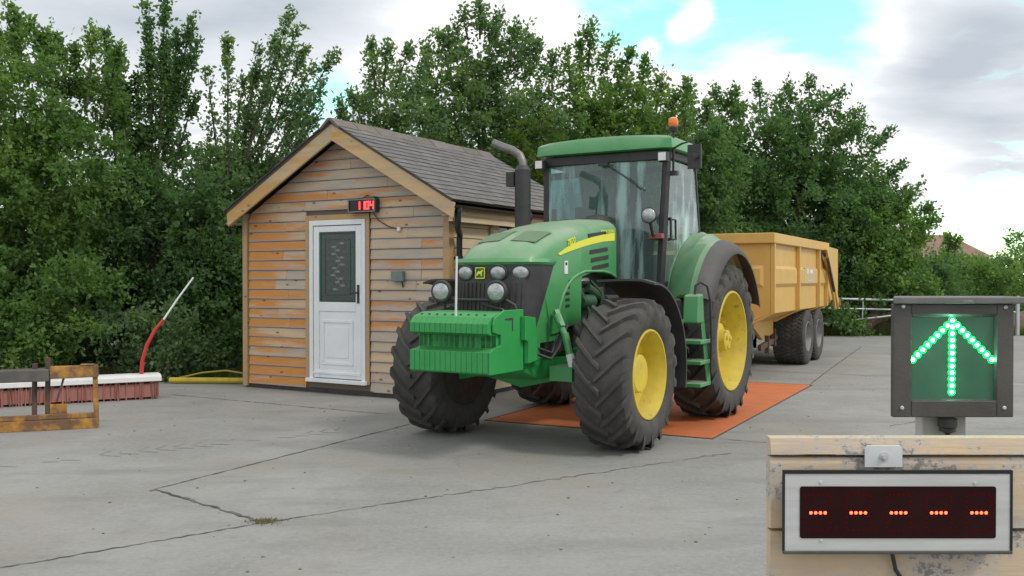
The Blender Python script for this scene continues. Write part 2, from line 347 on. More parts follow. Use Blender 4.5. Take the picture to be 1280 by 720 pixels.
# ------------------------------------------------------------------ ground
struct(MB().add([(-900, -900, -.03), (900, -900, -.03), (900, 900, -.03), (-900, 900, -.03)], [(0, 1, 2, 3)]).build('ground', EARTH, smooth=0))
yp = [(-16, -6), (30, -6), (30, 27.2), (3, 26.6), (-.5, 22), (-3.6, 17.5), (-4.75, 14.95), (-9, 14.9), (-16, 14.4)]
yd = MB(); yd.add([(x, y, .004) for x, y in yp] + [(x, y, -.06) for x, y in yp], [tuple(range(len(yp)))] + [(i, (i + 1) % len(yp), (i + 1) % len(yp) + len(yp), i + len(yp)) for i in range(len(yp))])
struct(yd.build('concrete_yard', CONC, smooth=0))
HAIR = mat('hairline_grime', (.15, .147, .135), (.25, .245, .23), 3.5, .9, lo=.42, hi=.58)
def joint(pts, w=.02, jag=.006, m=None):
    P = []
    for (a, b) in zip(pts[:-1], pts[1:]):
        a, b = Vector((*a, 0)), Vector((*b, 0)); n = max(2, int((b - a).length / .05))
        P += [a.lerp(b, k / n) for k in range(n)]
    P.append(Vector((*pts[-1], 0))); mb = MB(); L = []
    for i, p in enumerate(P):
        d = (P[min(i + 1, len(P) - 1)] - P[max(i - 1, 0)]).normalized(); nn = Vector((-d.y, d.x, 0))
        j = random.uniform(-jag, jag); ww = w * random.uniform(.25, 1.15) / 2
        L.append((p + nn * (j + ww), p + nn * (j - ww)))
    vs = [(q.x, q.y, .008) for pr in L for q in pr]
    mb.add(vs, [(2 * i, 2 * i + 1, 2 * i + 3, 2 * i + 2) for i in range(len(L) - 1)])
    return struct(mb.build('concrete_joint', m or JOINT, smooth=0))
joint([(-2.79, 7.285), (-1.10, 10.65)], .024)
joint([(-2.79, 7.285), (-1.72, 6.33)], .036, .012)
joint([(-4.6, 4.35), (-2.9, 5.30), (-1.67, 6.29), (-.55, 7.06)], .018, .012)
joint([(-.55, 7.06), (0, 7.42), (1.93, 8.72), (2.05, 8.80)], .022, .03, HAIR)
joint([(4.2, 10.4), (6.6, 12.3)], .02, .02, HAIR)
joint([(-4.85, 13.25), (-1.5, 11.3)], .022)
joint([(2.13, 9.58), (3.2, 9.0), (6, 7.6)], .016)
joint([(4.6, 14.45), (5.6, 16.6), (8.4, 22.5)], .022)
joint([(4.3, 16.7), (9, 14.3), (14, 11.7)], .02)
# weighbridge deck
wb = thing('weighbridge', 'flat orange weighbridge deck under the green tractor', 'weighbridge', (.90, 10.25, 0), -28)
MB().box(-1.32, 1.32, -.05, 5.35, -.04, .013).build('deck_plate', MATOR, wb, 0, .004)
MB().box(1.335, 1.345, -.08, 5.4, -.04, .012).box(-1.345, -1.335, -.08, 5.4, -.04, .012).box(-1.33, 1.33, -.072, -.06, -.04, .012).box(-1.33, 1.33, 5.365, 5.39, -.04, .012).build('deck_frame', DARK, wb, 0)

# ------------------------------------------------------------------ tractor
TR = thing('tractor', 'green farm tractor with yellow wheels and a front weight parked on the orange weighbridge', 'tractor', (1.42, 11.79, .006), -120)
def wheel_meshes(Rr, prof, lugn, lug_h, half, shoulder_r, rimprof, lug_y0=-.02, dtheta=.36):
    ty = MB(); full = prof + [(r, -y) for r, y in reversed(prof) if abs(y) > 1e-6]
    ty.lathe(full, n=72, close=True)
    carc = max(r for r, _ in prof)
    pitch = 2 * math.pi / lugn
    for sgn in (1, -1):
        for k in range(lugn):
            th0 = k * pitch + (pitch / 2 if sgn < 0 else 0)
            st = []
            for tt, (yy, rt, rb, hw) in zip((0, .35, .7, 1., 1.12, 1.2), ((lug_y0, Rr, carc - .02, .024), (half * .33, Rr, carc - .02, .024), (half * .68, Rr - .004, carc - .03, .027), (half * .97, Rr - .016, shoulder_r - .02, .031), (half * 1.06, Rr - .055, shoulder_r - .06, .030), (half * 1.075, shoulder_r - .055, shoulder_r - .09, .024))):
                st.append((th0 - dtheta * tt, sgn * yy, rt, rb, hw))
            rings = []
            for th, y, rt, rb, hw in st:
                a = hw / rt
                rings.append([((rr) * math.sin(th + da), y, rr * math.cos(th + da)) for rr, da in ((rb, -a * 1.35), (rt, -a * .8), (rt, a * .8), (rb, a * 1.35))])
            ty.loft(rings)
    rim = MB(); rim.lathe(rimprof, n=48)
    return ty, rim
fprof = [(.41, .20), (.45, .245), (.54, .268), (.62, .262), (.665, .235), (.685, .18), (.69, .09), (.692, 0)]
rprof = [(.57, .21), (.61, .255), (.70, .280), (.79, .275), (.835, .25), (.858, .19), (.865, .10), (.868, 0)]
frim = [(.41, -.2), (.41, .2), (.435, .232), (.43, .245), (.415, .245), (.395, .19), (.375, .12), (.365, .04), (.25, .02), (.205, .03), (.19, .05), (.185, .135), (.17, .148), (.002, .152)]
rrim = [(.57, -.21), (.57, .21), (.595, .245), (.588, .258), (.57, .258), (.54, .17), (.52, .10), (.505, -.03), (.46, -.05), (.30, -.055), (.27, .0), (.21, .015), (.205, .10), (.135, .11), (.125, .19), (.11, .2), (.002, .2)]
fty, fri = wheel_meshes(.73, fprof, 19, .04, .25, .665, frim)
rty, rri = wheel_meshes(.91, rprof, 21, .045, .265, .835, rrim, dtheta=.33)
FT = fty.build('tyre', RUBBER, smooth=38); FRm = fri.build('rim', YELLOW, smooth=38)
RT = rty.build('tyre', RUBBER, smooth=38); RRm = rri.build('rim', YELLOW, smooth=38)
def bolt(r, h, M):
    mb = MB(); mb.lathe([(r, 0), (r, h), (.001, h)], n=6); mb.v = [tuple(M @ Vector(v)) for v in mb.v]; return mb.build('bolt', YELLOW, smooth=30)
TT = Matrix.Translation; RYm = lambda u: Matrix.Rotation(u, 4, 'Y')
rear_bolts = [bolt(.018, .03, TT((.235 * math.sin(u), .008, .235 * math.cos(u)))) for u in (2 * math.pi * k / 10 for k in range(10))]
for k in range(8):
    M = RYm(2 * math.pi * (k + .5) / 8); rear_bolts.append(bolt(.020, .045, M @ TT((0, 0, .42))))
    cl_ = MB().obox((0, -.02, .45), (.09, .05, .07)); cl_.v = [tuple(M @ Vector(v)) for v in cl_.v]; rear_bolts.append(cl_.build('rim_clamp', YELLOW, smooth=30))
rear_bolts += [bolt(.03, .025, TT((.07 * math.sin(k * 2.1), .19, .07 * math.cos(k * 2.1)))) for k in range(3)]
front_bolts = [bolt(.016, .03, TT((.225 * math.sin(u), .022, .225 * math.cos(u)))) for u in (2 * math.pi * k / 10 for k in range(10))]
def put_wheel(src, loc, mirror, first):
    o = bpy.data.objects.new('wheel', None); C.objects.link(o); o.parent = TR; o.location = loc
    if mirror: o.scale = (1, -1, 1)
    o.rotation_euler = (0, random.uniform(0, 1), 0)
    for s in src:
        c = s if first else s.copy()
        if not first: C.objects.link(c)
        c.parent = o
    return o
FH_ = MB().lathe([(.001, -.235), (.40, -.235), (.434, -.222), (.40, -.20), (.37, -.18), (.39, -.12), (.39, -.02), (.001, -.02)], n=28).build('hub_housing', DARK, smooth=38)
put_wheel((FT, FRm, FH_, *front_bolts), (2.52, 1.10, .726), False, True); put_wheel((FT, FRm, FH_, *front_bolts), (2.52, -.98, .726), True, False)
put_wheel((RT, RRm, *rear_bolts), (0, 1.13, .905), False, True); put_wheel((RT, RRm, *rear_bolts), (0, -1.02, .905), True, False)

# hood: lofted along x
def hood_top(x): return float(np.interp(x, [1.30, 1.8, 2.3, 2.7, 3.0, 3.15, 3.24, 3.28], [2.32, 2.275, 2.20, 2.11, 2.01, 1.935, 1.86, 1.80]))
def hood_w(x): return float(np.interp(x, [1.30, 2.2, 2.9, 3.1, 3.2, 3.28], [.47, .47, .455, .43, .39, .33]))
def hood_bot(x):
    if x < 2.22:
        return 1.66 + .06 * math.sin(math.pi * min(1, max(0, (x - 1.3) / .92)))
    return float(np.interp(x, [2.22, 2.235, 2.5, 2.8, 2.9, 3.0, 3.28], [1.67, 1.20, 1.16, 1.10, 1.10, 1.68, 1.76]))
hd = MB(); rings = []
for x in list(np.linspace(1.33, 2.21, 12)) + [2.222, 2.236] + list(np.linspace(2.35, 3.15, 9)) + [3.2, 3.24, 3.265, 3.28]:
    zt, w, zb = hood_top(x), hood_w(x), hood_bot(x)
    half = [(w, zb), (w, zb + .25 * (zt - .17 - zb)), (w, zb + .6 * (zt - .17 - zb)), (w, zt - .17), (w - .01, zt - .12), (w - .04, zt - .075), (w - .10, zt - .04), (w - .2, zt - .015), (0, zt)]
    rings.append([(x, y, z) for y, z in half] + [(x, -y, z) for y, z in reversed(half[:-1])])
hd.loft(rings, True, True)
HOOD = hd.build('hood', GREEN, TR, 40)
MB().loft([[(x, hood_w(x) * 1.0 + .004 if k % 2 else hood_w(x) + .004, z) for k, z in enumerate((hood_bot(x), hood_bot(x)))] for x in (1.4, 1.5)], False) if 0 else None
# black rear edge band of the hood
hb = MB(); rr2 = []
for x in (1.27, 1.333):
    zt, w = hood_top(1.33) + .004, .475
    half = [(w, 1.60), (w, zt - .17), (w - .04, zt - .07), (w - .2, zt - .01), (0, zt)]
    rr2.append([(x, y, z) for y, z in half] + [(x, -y, z) for y, z in reversed(half[:-1])])
hb.loft(rr2).build('hood_seal', BLACK, HOOD, 40)
# mesh vents on top of the hood, side vents, arch louvres
def hood_side_z(x, f): return hood_bot(x) + f
for k, (z, xa, xb) in enumerate(((2.155, 1.62, 2.06), (1.985, 1.58, 2.03), (1.90, 1.56, 2.00), (1.815, 1.55, 1.97))):
    sl = -.10
    MB().prism([(xa, z - sl * 0), (xb, z - .045), (xb + .005, z - .045 - (.07 if k == 0 else .045)), (xa, z - (.07 if k == 0 else .045))], 'y', .40, .475).build('side_vent', BLACK, HOOD, 0)
    MB().prism([(xa, z - sl * 0), (xb, z - .045), (xb + .005, z - .045 - (.07 if k == 0 else .045)), (xa, z - (.07 if k == 0 else .045))], 'y', -.475, -.40).build('side_vent', BLACK, HOOD, 0)
for k in range(5):
    z = 1.36 + .062 * k; xa, xb = 2.29, 2.58 - .035 * max(0, k - 2)
    MB().prism([(xa, z), (xb, z - .01), (xb, z + .022), (xa, z + .032)], 'y', .44, .464).build('louvre', BLACK, HOOD, 0)
TVENT = mat('mesh_screen', (.08, .17, .09), (.12, .21, .12), 60, .7, dust=((.26, .30, .2), .3, .05))
tv = MB()
for y0, y1 in ((.06, .34), (-.34, -.06)):
    for xa, xb in ((2.62, 2.98),):
        P = []
        for x in np.linspace(xa, xb, 7): P.append([(x, y, hood_top(x) - .015 * (abs(y) / .25) ** 1.5 + .004) for y in np.linspace(y0, y1, 6)])
        tv = MB().loft(P, False, False); tv.build('hood_screen', TVENT, HOOD, 40)
# raised arch panel edge (a rib following the opening)
ar = MB(); pts = []
for k in range(13):
    u = math.pi * (k / 12) * .55; pts.append((2.66 - .46 * math.sin(u) * 1.0, .468, 1.32 + .36 * (1 - math.cos(u)) / (1 - math.cos(math.pi * .55))))
ar.tube([(2.74, .462, 1.22)] + [(2.70, .464, 1.36), (2.63, .466, 1.48), (2.53, .468, 1.58), (2.42, .47, 1.645), (2.30, .472, 1.685), (2.15, .474, 1.715), (1.95, .474, 1.72), (1.70, .474, 1.72), (1.5, .474, 1.70), (1.36, .474, 1.66)], .013, 8).build('arch_trim', GREEN, HOOD)
# yellow stripe and lettering
st_ = MB(); top = [(2.74, 1.885), (2.55, 1.955), (2.3, 2.02), (2.0, 2.075), (1.7, 2.115), (1.40, 2.145)]; bot = [(2.70, 1.872), (2.5, 1.915), (2.25, 1.962), (1.98, 2.005), (1.7, 2.04), (1.40, 2.06)]
for sg in (1, -1):
    st_.loft([[(a[0], sg * (hood_w(a[0]) + .002), a[1]), (a[0], sg * (hood_w(a[0]) + .007), a[1]), (b[0], sg * (hood_w(b[0]) + .007), b[1]), (b[0], sg * (hood_w(b[0]) + .002), b[1])] for a, b in zip(top, bot)])
st_.build('side_stripe', YELLOW_D, HOOD, 0)
text('model_number', '7820', .095, basis((2.46, .468, 2.01), (-1, 0, .25), (0, 0, 1)), YELLOW_D, HOOD, .003, .25)
text('maker_lettering', 'JOHN DEERE', .062, basis((1.57, .4725, 2.150), (-1, 0, .05), (0, 0, 1)), YELLOW_D, HOOD, .002)
MB().box(2.53, 2.605, .452, .468, 1.69, 1.82).build('white_sticker', WHITE, HOOD, 0)
MB().box(2.548, 2.588, .460, .4695, 1.775, 1.805).build('sticker_symbol', BLACK, HOOD, 0)
# front grille shell: green surround and black grille standing a little proud of it
def nose(z, off=0.):                    # plan outline of the nose at height z
    lean = (1.80 - z) * .09; f = 3.30 + lean + off; w = .445 + off
    xs = 2.80 + (1.80 - z) / .73 * .44
    return [(xs, -w), (f - .18, -w + .005), (f - .07, -.37 - off), (f - .015, -.24), (f, 0), (f - .015, .24), (f - .07, .37 + off), (f - .18, w - .005), (xs, w)]
gs = MB(); rings = []
for z in (1.03, 1.2, 1.4, 1.6, 1.79):
    p = nose(z, .0); rings.append([(x, y, z) for x, y in p] + [(2.7, .43, z), (2.7, -.43, z)])
gs.loft(rings).build('nose_surround', GREEN, TR, 40)
gb = MB(); rings = []
for z in (1.075, 1.2, 1.4, 1.6, 1.72, 1.785):
    p = nose(z, .012); q = [(x, y) for x, y in p]
    rings.append([(x, y, z) for x, y in q])
gb.loft(rings, False, False)
GR = gb.build('grille', BLACK, TR, 40)
gr = MB()
for k in range(16):
    y = -.36 + k * .048; f = lambda z: 3.30 + (1.80 - z) * .09 + .014 - (.015 * (abs(y) / .24) ** 2 if abs(y) < .24 else .015 + (abs(y) - .24) * .42)
    gr.beam((f(1.10), y, 1.10), (f(1.60), y, 1.60), .012, .012)
gr.build('grille_bars', DARK, GR, 0)
# hood lip above the lamps
gl_ = MB(); rings = []
for z, o in ((1.775, .02), (1.80, .035), (1.835, .02)):
    rings.append([(x + (.0 if abs(y) < .42 else .0), y, z) for x, y in nose(min(z, 1.80), o)] + [(2.75, .42, z), (2.75, -.42, z)])
gl_.loft(rings).build('hood_lip', GREEN, HOOD, 50)
# head lamps in the top of the grille
for y, a in ((-.245, .10), (.13, .105), (.335, .10)):
    o = MB(); xf = 3.318 - .03 * (y / .3) ** 2 - (.035 if abs(y) > .3 else 0)
    tilt = -.35 if y > .3 else 0
    o.sphere((0, 0, 0), 1, 20, 10, (.03, a * .87, .068)); ob = o.build('headlight', LAMP, TR)
    ob.location = (xf + .012, y, 1.70); ob.rotation_euler = (0, R(5), -tilt if y > 0 else 0)
    rg = MB(); rg.tube([(.012, a * .9 * math.cos(u), .071 * math.sin(u)) for u in np.linspace(0, 2 * math.pi, 25)], .009, 6); rg.build('lamp_bezel', BLACK, ob)
# emblem between the lamps
EM = MB().box(3.325, 3.335, -.115, -.015, 1.645, 1.745).build('emblem', mat('emblem_green', (.02, .16, .03), None), TR, 0, .004)
e = MB()
for a, b in (((-.115, 1.645), (-.015, 1.645)), ((-.015, 1.645), (-.015, 1.745)), ((-.015, 1.745), (-.115, 1.745)), ((-.115, 1.745), (-.115, 1.645))): e.beam((3.337, *a), (3.337, *b), .006, .008)
e.prism([(-.10, 1.69), (-.085, 1.712), (-.06, 1.712), (-.04, 1.725), (-.028, 1.715), (-.045, 1.70), (-.045, 1.668), (-.055, 1.665), (-.057, 1.688), (-.082, 1.686), (-.097, 1.668), (-.105, 1.672)], 'x', 3.334, 3.341)
e.build('emblem_mark', YELLOW_D, EM, 0)
# lower work lamps on a bar
lb = MB(); lb.tube([(3.42, -.50, 1.40), (3.44, -.45, 1.44), (3.46, .30, 1.44), (3.42, .36, 1.40), (3.36, .40, 1.20)], .016, 8).tube([(3.45, -.40, 1.44), (3.40, -.40, 1.15)], .014, 8).tube([(3.40, .0, 1.40), (3.5, .28, 1.36), (3.50, .40, 1.22)], .012, 6)
lb.build('lamp_bar', BLACK, TR)
for y in (-.40, .215):
    o = MB(); o.lathe([(.03, -.10), (.085, -.06), (.108, -.005), (.108, .02), (.098, .03)], 'x', n=24); ob = o.build('work_lamp', BLACK, TR); ob.location = (3.49, y, 1.52); ob.rotation_euler = (0, 0, R(6))
    MB().sphere((.018, 0, 0), 1, 20, 8, (.028, .096, .088)).build('lamp_lens', LAMP, ob)
# front weight: ribbed block
def side(dx=0.): return [(3.42 + dx, 1.34), (3.80 - dx, 1.335), (3.93 - dx, 1.30), (3.985 - dx, 1.245), (3.985 - dx, 1.16), (3.92 - dx, 1.14), (3.84, 1.135), (3.84, 1.02), (3.90 - dx, 1.005), (3.985 - dx, .995), (3.985 - dx, .815), (3.96 - dx, .80), (3.42 + dx, .80)]
fw = MB(); nsl = 15; wsl = .84 / nsl
for k in range(nsl):
    y0 = -.42 + k * wsl; fw.prism(side(.0), 'y', y0 + .0025, y0 + wsl - .0025)
fw.prism(side(.005), 'y', -.415, .415)
FW = fw.build('front_weight', GREEN_W, TR, 0, .003)
MB().prism([(3.40, 1.36), (3.74, 1.36), (3.90, 1.30), (3.93, 1.24), (3.93, 1.17), (3.86, 1.15), (3.80, 1.14), (3.80, 1.05), (3.93, 1.03), (3.985, 1.0), (3.985, .80), (3.40, .80)], 'y', .422, .446).build('side_plate', GREEN_W, FW, 0, .005)
MB().prism([(3.60, 1.29), (3.74, 1.285), (3.74, 1.272), (3.612, 1.268), (3.612, 1.17), (3.60, 1.17)], 'y', .444, .450).build('slot', DARK, FW, 0)
MB().prism([(3.26, 1.28), (3.46, 1.30), (3.46, 1.08), (3.40, 1.06), (3.40, .86), (3.22, .88)], 'y', .45, .50).build('weight_bracket', GREEN_W, TR, 0, .006)
MB().prism([(3.26, 1.28), (3.46, 1.30), (3.46, 1.08), (3.40, 1.06), (3.40, .86), (3.22, .88)], 'y', -.50, -.45).build('weight_bracket', GREEN_W, TR, 0, .006)
for k in range(9): MB().lathe([(.011, 1.318), (.011, 1.325), (.001, 1.325)], 'z', (3.875, -.36 + .085 * k, 0), 8).build('bolt_head', DARK, FW, 0)
MB().tube([(3.86, .02, 1.16), (3.90, .03, 1.30), (3.945, .07, 1.84)], [.011, .011, .009], 8).build('marker_rod', WHITE, TR)
# chassis, engine, axle
MB().box(1.25, 3.05, -.30, .30, .80, 1.75).box(1.5, 2.2, .30, .40, 1.15, 1.55).box(2.3, 2.9, -.40, .42, .9, 1.2).build('engine_block', DARK, TR, 0, .02)
en = MB()
en.tube([(2.0, .42, 1.55), (1.75, .46, 1.45), (1.6, .44, 1.3)], .05, 10).lathe([(.001, -.12), (.075, -.12), (.075, .10), (.05, .12), (.001, .12)], 'x', (2.05, .44, 1.40), 16).tube([(2.15, .43, 1.50), (2.1, .5, 1.3), (2.15, .48, 1.05)], .018).tube([(1.9, .42, 1.62), (1.8, .5, 1.5), (1.75, .46, 1.2)], .014)
en.lathe([(.001, -.08), (.06, -.08), (.06, .08), (.001, .08)], 'z', (1.72, .46, 1.30), 14)
en.build('engine_filter', mat('engine_green', (.02, .10, .04), (.04, .06, .04), 8, .5), TR)
MB().sphere((2.05, .40, 1.62), 1, 12, 6, (.12, .06, .045)).build('engine_pipe', CHROME, TR)
MB().box(-.55, 1.30, -.36, .36, .62, 1.45).box(-.35, .35, -.9, .9, .72, 1.08).build('gearbox', DARK, TR, 0, .03)
ax = MB(); ax.loft([[(x, y, z) for x, z in ((2.38, zc - h), (2.66, zc - h), (2.68, zc), (2.64, zc + h), (2.40, zc + h), (2.36, zc))] for y, zc, h in ((-.95, .73, .12), (-.75, .73, .15), (-.45, .75, .11), (0, .70, .16), (.45, .75, .11), (.75, .73, .15), (.95, .73, .12))])
ax.build('front_axle', GREEN_W, TR, 40)
cf = MB(); cf.prism([(2.0, .92), (3.40, .92), (3.42, .84), (3.2, .74), (2.95, .66), (2.2, .66), (2.0, .8)], 'y', -.36, .36)
cf.prism([(3.05, 1.08), (3.42, 1.08), (3.42, .86), (3.05, .86)], 'y', -.44, .44)
cf.build('front_support', GREEN_W, TR, 0, .02)
stl = MB(); stl.tube([(2.92, .53, 1.30), (2.90, .58, 1.18), (2.90, .62, 1.10)], .032).tube([(2.90, .62, 1.12), (2.90, .70, .80)], .036).beam((2.86, .50, 1.33), (2.92, .60, 1.18), .05, .05)
stl.box(2.6, 2.95, .48, .72, .66, .80)
STL = stl.build('axle_cylinder', GREEN, TR)
MB().tube([(2.905, .675, .92), (2.90, .705, .79)], .040).build('cylinder_rod', WHITE, STL)
MB().tube([(3.2, .42, .95), (3.05, .55, .88), (2.95, .58, .98), (2.8, .6, 1.2)], .016).tube([(3.15, .40, 1.0), (2.98, .52, .93), (2.8, .5, 1.1)], .014).build('hydraulic_hose', BLACK, TR)
MB().lathe([(.035, 0), (.035, .03), (.001, .03)], 'x', (3.42, .40, .92), 12).build('yellow_cap', YELLOW_D, TR)
MB().tube([(2.35, .46, 1.18), (2.28, .54, 1.0), (2.25, .55, .85)], [.05, .06, .05]).build('coolant_pipe', CHROME, TR)
# fenders
def arc_shell(name, m, cx, cz, r, a0, a1, y0, y1, th=.02, parent=TR, lip=.0, n=18, rin=None, crown=.0):
    mb = MB(); rings = []; ys = np.linspace(y0, y1, 6)
    for a in np.linspace(R(a0), R(a1), n):
        outer = []; inner = []
        for j, y in enumerate(ys):
            f = j / 5; rr_ = r + (0 if rin is None else (rin - r) * (1 - f)) + crown * math.sin(math.pi * f) - (lip if j == 5 else 0)
            outer.append((cx + rr_ * math.sin(a), y, cz + rr_ * math.cos(a))); inner.append((cx + (rr_ - th) * math.sin(a), y, cz + (rr_ - th) * math.cos(a)))
        rings.append(outer + inner[::-1])
    mb.loft(rings); return mb.build(name, m, parent, 40)
for sg, yc in ((1, 0), (-1, .12)):
    arc_shell('front_fender', BLACK_FEND, 2.52, .73, .90, 3, -104, sg * .80 + yc, sg * 1.40 + yc, .022, lip=.025, crown=.012)
    y_o = sg * 1.27 + yc * .8; y_i = sg * .79
    bnd = [(1.18 * math.sin(R(a)), .93 + 1.18 * math.cos(R(a))) for a in np.linspace(63, -58, 15)]
    ix = np.linspace(0, 14, 6); inn = [(float(np.interp(k, ix, [.62, .44, .12, -.28, -.72, -1.12])), float(np.interp(k, ix, [1.36, 1.74, 2.03, 2.20, 2.24, 2.0]))) for k in range(15)]
    rf_ = MB(); rings = []
    for (ix_, iz), (ox, oz) in zip(inn, bnd):
        mxx, mz = ix_ * .5 + ox * .5, iz * .5 + oz * .5 + .045
        top_ = [(ix_, y_i, iz), (mxx, y_i + (y_o - y_i) * .5, mz), (ox * .9 + ix_ * .1, y_i + (y_o - y_i) * .85, oz + .005), (ox, y_o, oz - .01)]
        rings.append(top_ + [(x * .985, y, z - .03) for x, y, z in reversed(top_)])
    rf_.loft(rings); rf_.build('rear_fender', GREEN, TR, 14)
    arc_shell('fender_extension', BLACK_FEND, 0, .93, 1.06, 64, -70, y_o + sg * .002, sg * 1.45 + yc * .8, .025, lip=.03, crown=.02, rin=1.175)
    fl = MB(); fl.prism(inn + [(-.95, 1.30), (.55, 1.25)], 'y', sg * .735, sg * .785); fl.build('fender_web', GREEN, TR, 40)
MB().box(.95, 1.32, .60, 1.10, .55, 1.42).build('step_tank', BLACK, TR, 0, .03)
MB().prism([(1.02, 1.16), (1.24, 1.16), (1.20, 1.46), (1.06, 1.48)], 'y', 1.20, 1.38).build('step_shield', GREEN, TR, 0, .02)
sp_ = MB()
for z, ya in ((.50, 1.13), (.74, 1.12), (.96, 1.12)): sp_.box(.97, 1.30, ya, 1.43, z - .02, z + .02)
sp_.beam((1.0, 1.42, .48), (1.06, 1.36, 1.2), .02, .05).beam((1.28, 1.15, .50), (1.26, 1.2, 1.2), .02, .05)
sp_.build('cab_step', GREEN, TR, 0, .006)
MB().tube([(1.12, 1.30, 1.46), (1.12, 1.31, 1.57), (1.10, 1.36, 1.60), (1.06, 1.42, 1.56), (1.04, 1.45, 1.40), (1.03, 1.46, 1.0), (1.02, 1.45, .62)], .014, 8).build('handrail', BLACK, TR)
# cab
fr = MB()
A0, A1 = (.66, .74, 1.62), (.60, .775, 3.06)
for sg in (1, -1):
    fr.beam((.70, sg * .74, 1.55), (.60, sg * .785, 3.11), .085, .07); fr.beam((-.60, sg * .76, 2.15), (-.35, sg * .785, 3.10), .045, .055)
    fr.beam((.62, sg * .785, 3.085), (-.36, sg * .785, 3.085), .06, .09); fr.beam((.66, sg * .745, 1.58), (-.20, sg * .745, 1.56), .05, .06)
fr.beam((.63, -.78, 3.075), (.63, .78, 3.075), .09, .11); fr.beam((-.35, -.78, 3.03), (-.35, .78, 3.03), .06, .09)
fr.beam((.68, -.74, 1.60), (.68, .74, 1.60), .06, .06)
fr.build('cab_frame', BLACK, TR, 0, .012)
def roofring(z, o, x0, x1, w):
    pts = []
    for f in np.linspace(-1, 1, 13): pts.append((x1 + .035 * (1 - f ** 4) - .03 * max(0, abs(f) - .9) * 10, w * f))
    for f in np.linspace(1, -1, 7): pts.append((x0 - .04 * (1 - f * f), w * f))
    return [(x, y, z + o * (1 - (y / w) ** 2)) for x, y in pts]
rf = MB(); rf.loft([roofring(3.14, 0, -.27, .70, .865), roofring(3.15, 0, -.30, .725, .88), roofring(3.26, .02, -.29, .72, .87), roofring(3.29, .035, -.27, .69, .84), roofring(3.30, .05, -.15, .5, .65)])
rf.build('cab_roof', GREEN, TR, 40)
wp = [(-.70, 1.64), (.70, 1.64), (.735, 3.0), (-.735, 3.0)]
MB().loft([[(.715, -.70, 1.60), (.715 + .02, 0, 1.60), (.715, .70, 1.60)], [(.68, -.72, 2.3), (.71, 0, 2.3), (.68, .72, 2.3)], [(.635, -.745, 3.02), (.665, 0, 3.02), (.635, .745, 3.02)]], False, False).build('windscreen', GLASS_F, TR, 60)
for sg in (1, -1):
    MB().add([(.66, sg * .762, 1.60), (.60, sg * .79, 3.02), (-.35, sg * .79, 3.02), (-.58, sg * .777, 2.24), (-.30, sg * .775, 2.18), (.10, sg * .768, 1.99), (.47, sg * .764, 1.62)], [tuple(range(7))]).build('door_glass', GLASS_S, TR, 0)
MB().add([(-.64, -.74, 2.0), (-.64, .74, 2.0), (-.36, .76, 3.0), (-.36, -.76, 3.0)], [(0, 1, 2, 3)]).build('rear_window', glass('rear_glass', (.30, .46, .46), .0, ((.20, .30, .30), .5, (3., 3., 1.))), TR, 0)
MB().tube([(.60, .80, 2.34), (.60, .83, 2.35), (.60, .835, 2.10), (.60, .80, 2.09)], .014, 8).tube([(.58, .80, 2.33), (.44, .83, 2.33), (.43, .83, 2.10), (.58, .80, 2.10)], .014, 8).build('door_handle', BLACK, TR)
MB().box(-.7, .65, -.68, .68, 1.35, 1.58).box(-.70, -.55, -.70, .70, 1.5, 1.95).build('cab_floor', INTER, TR, 0, .02)
seat = MB().box(-.30, .10, -.26, .26, 1.85, 1.98).box(-.36, -.24, -.26, .26, 1.95, 2.62).box(-.3, -.0, -.15, .15, 1.56, 1.86).box(-.34, -.27, -.14, .14, 2.62, 2.80).box(-.35, .1, .28, .36, 2.12, 2.18).box(-.35, .1, -.36, -.28, 2.12, 2.18)
seat.build('seat', INTER, TR, 0, .04)
swh = MB().tube([(.36 + .10 * math.sin(u) * .6, .20 * math.cos(u), 2.22 + .18 * math.sin(u)) for u in np.linspace(0, 2 * math.pi, 25)], .016, 8).tube([(.36, 0, 2.22), (.55, 0, 1.95), (.6, 0, 1.6)], .04).beam((.36, -.19, 2.22), (.36, .19, 2.22), .02, .03).box(.48, .62, -.16, .16, 2.02, 2.12)
swh.build('steering_wheel', INTER, TR)
MB().box(.05, .18, -.62, -.45, 2.2, 2.55).box(-.3, .2, -.66, -.42, 1.8, 2.1).build('control_console', INTER, TR, 0, .02)
MB().sphere((.86, .02, 2.31), 1, 14, 8, (.22, .16, .09)).build('dash_cowl', BLACK, TR)
MB().tube([(.70, .05, 3.0), (.74, .30, 2.85), (.735, .52, 2.68)], .010, 6).box(.70, .76, -.02, .10, 2.98, 3.02).build('wiper', BLACK, TR)
for sg in (1, -1):
    ob = MB().box(.70, .80, sg * .80 - .055, sg * .80 + .055, 2.98, 3.095).build('roof_lamp', BLACK, TR, 0, .01)
    MB().box(.795, .808, sg * .80 - .045, sg * .80 + .045, 2.992, 3.083).build('lamp_lens', WHITE, ob, 0)
# beacon
b_ = MB().tube([(.50, .80, 2.88), (.55, .84, 2.87), (.57, .85, 2.92), (.60, .86, 3.36)], .013, 8).box(.52, .60, .80, .90, 2.84, 2.89).lathe([(.001, 3.33), (.05, 3.34), (.058, 3.385), (.05, 3.40)], 'z', (.60, .86, 0), 16)
BE = b_.build('beacon', BLACK, TR)
MB().lathe([(.05, 3.40), (.056, 3.41), (.058, 3.46), (.05, 3.49), (.03, 3.505), (.002, 3.51)], 'z', (.60, .86, 0), 18).build('beacon_dome', AMBER, BE)
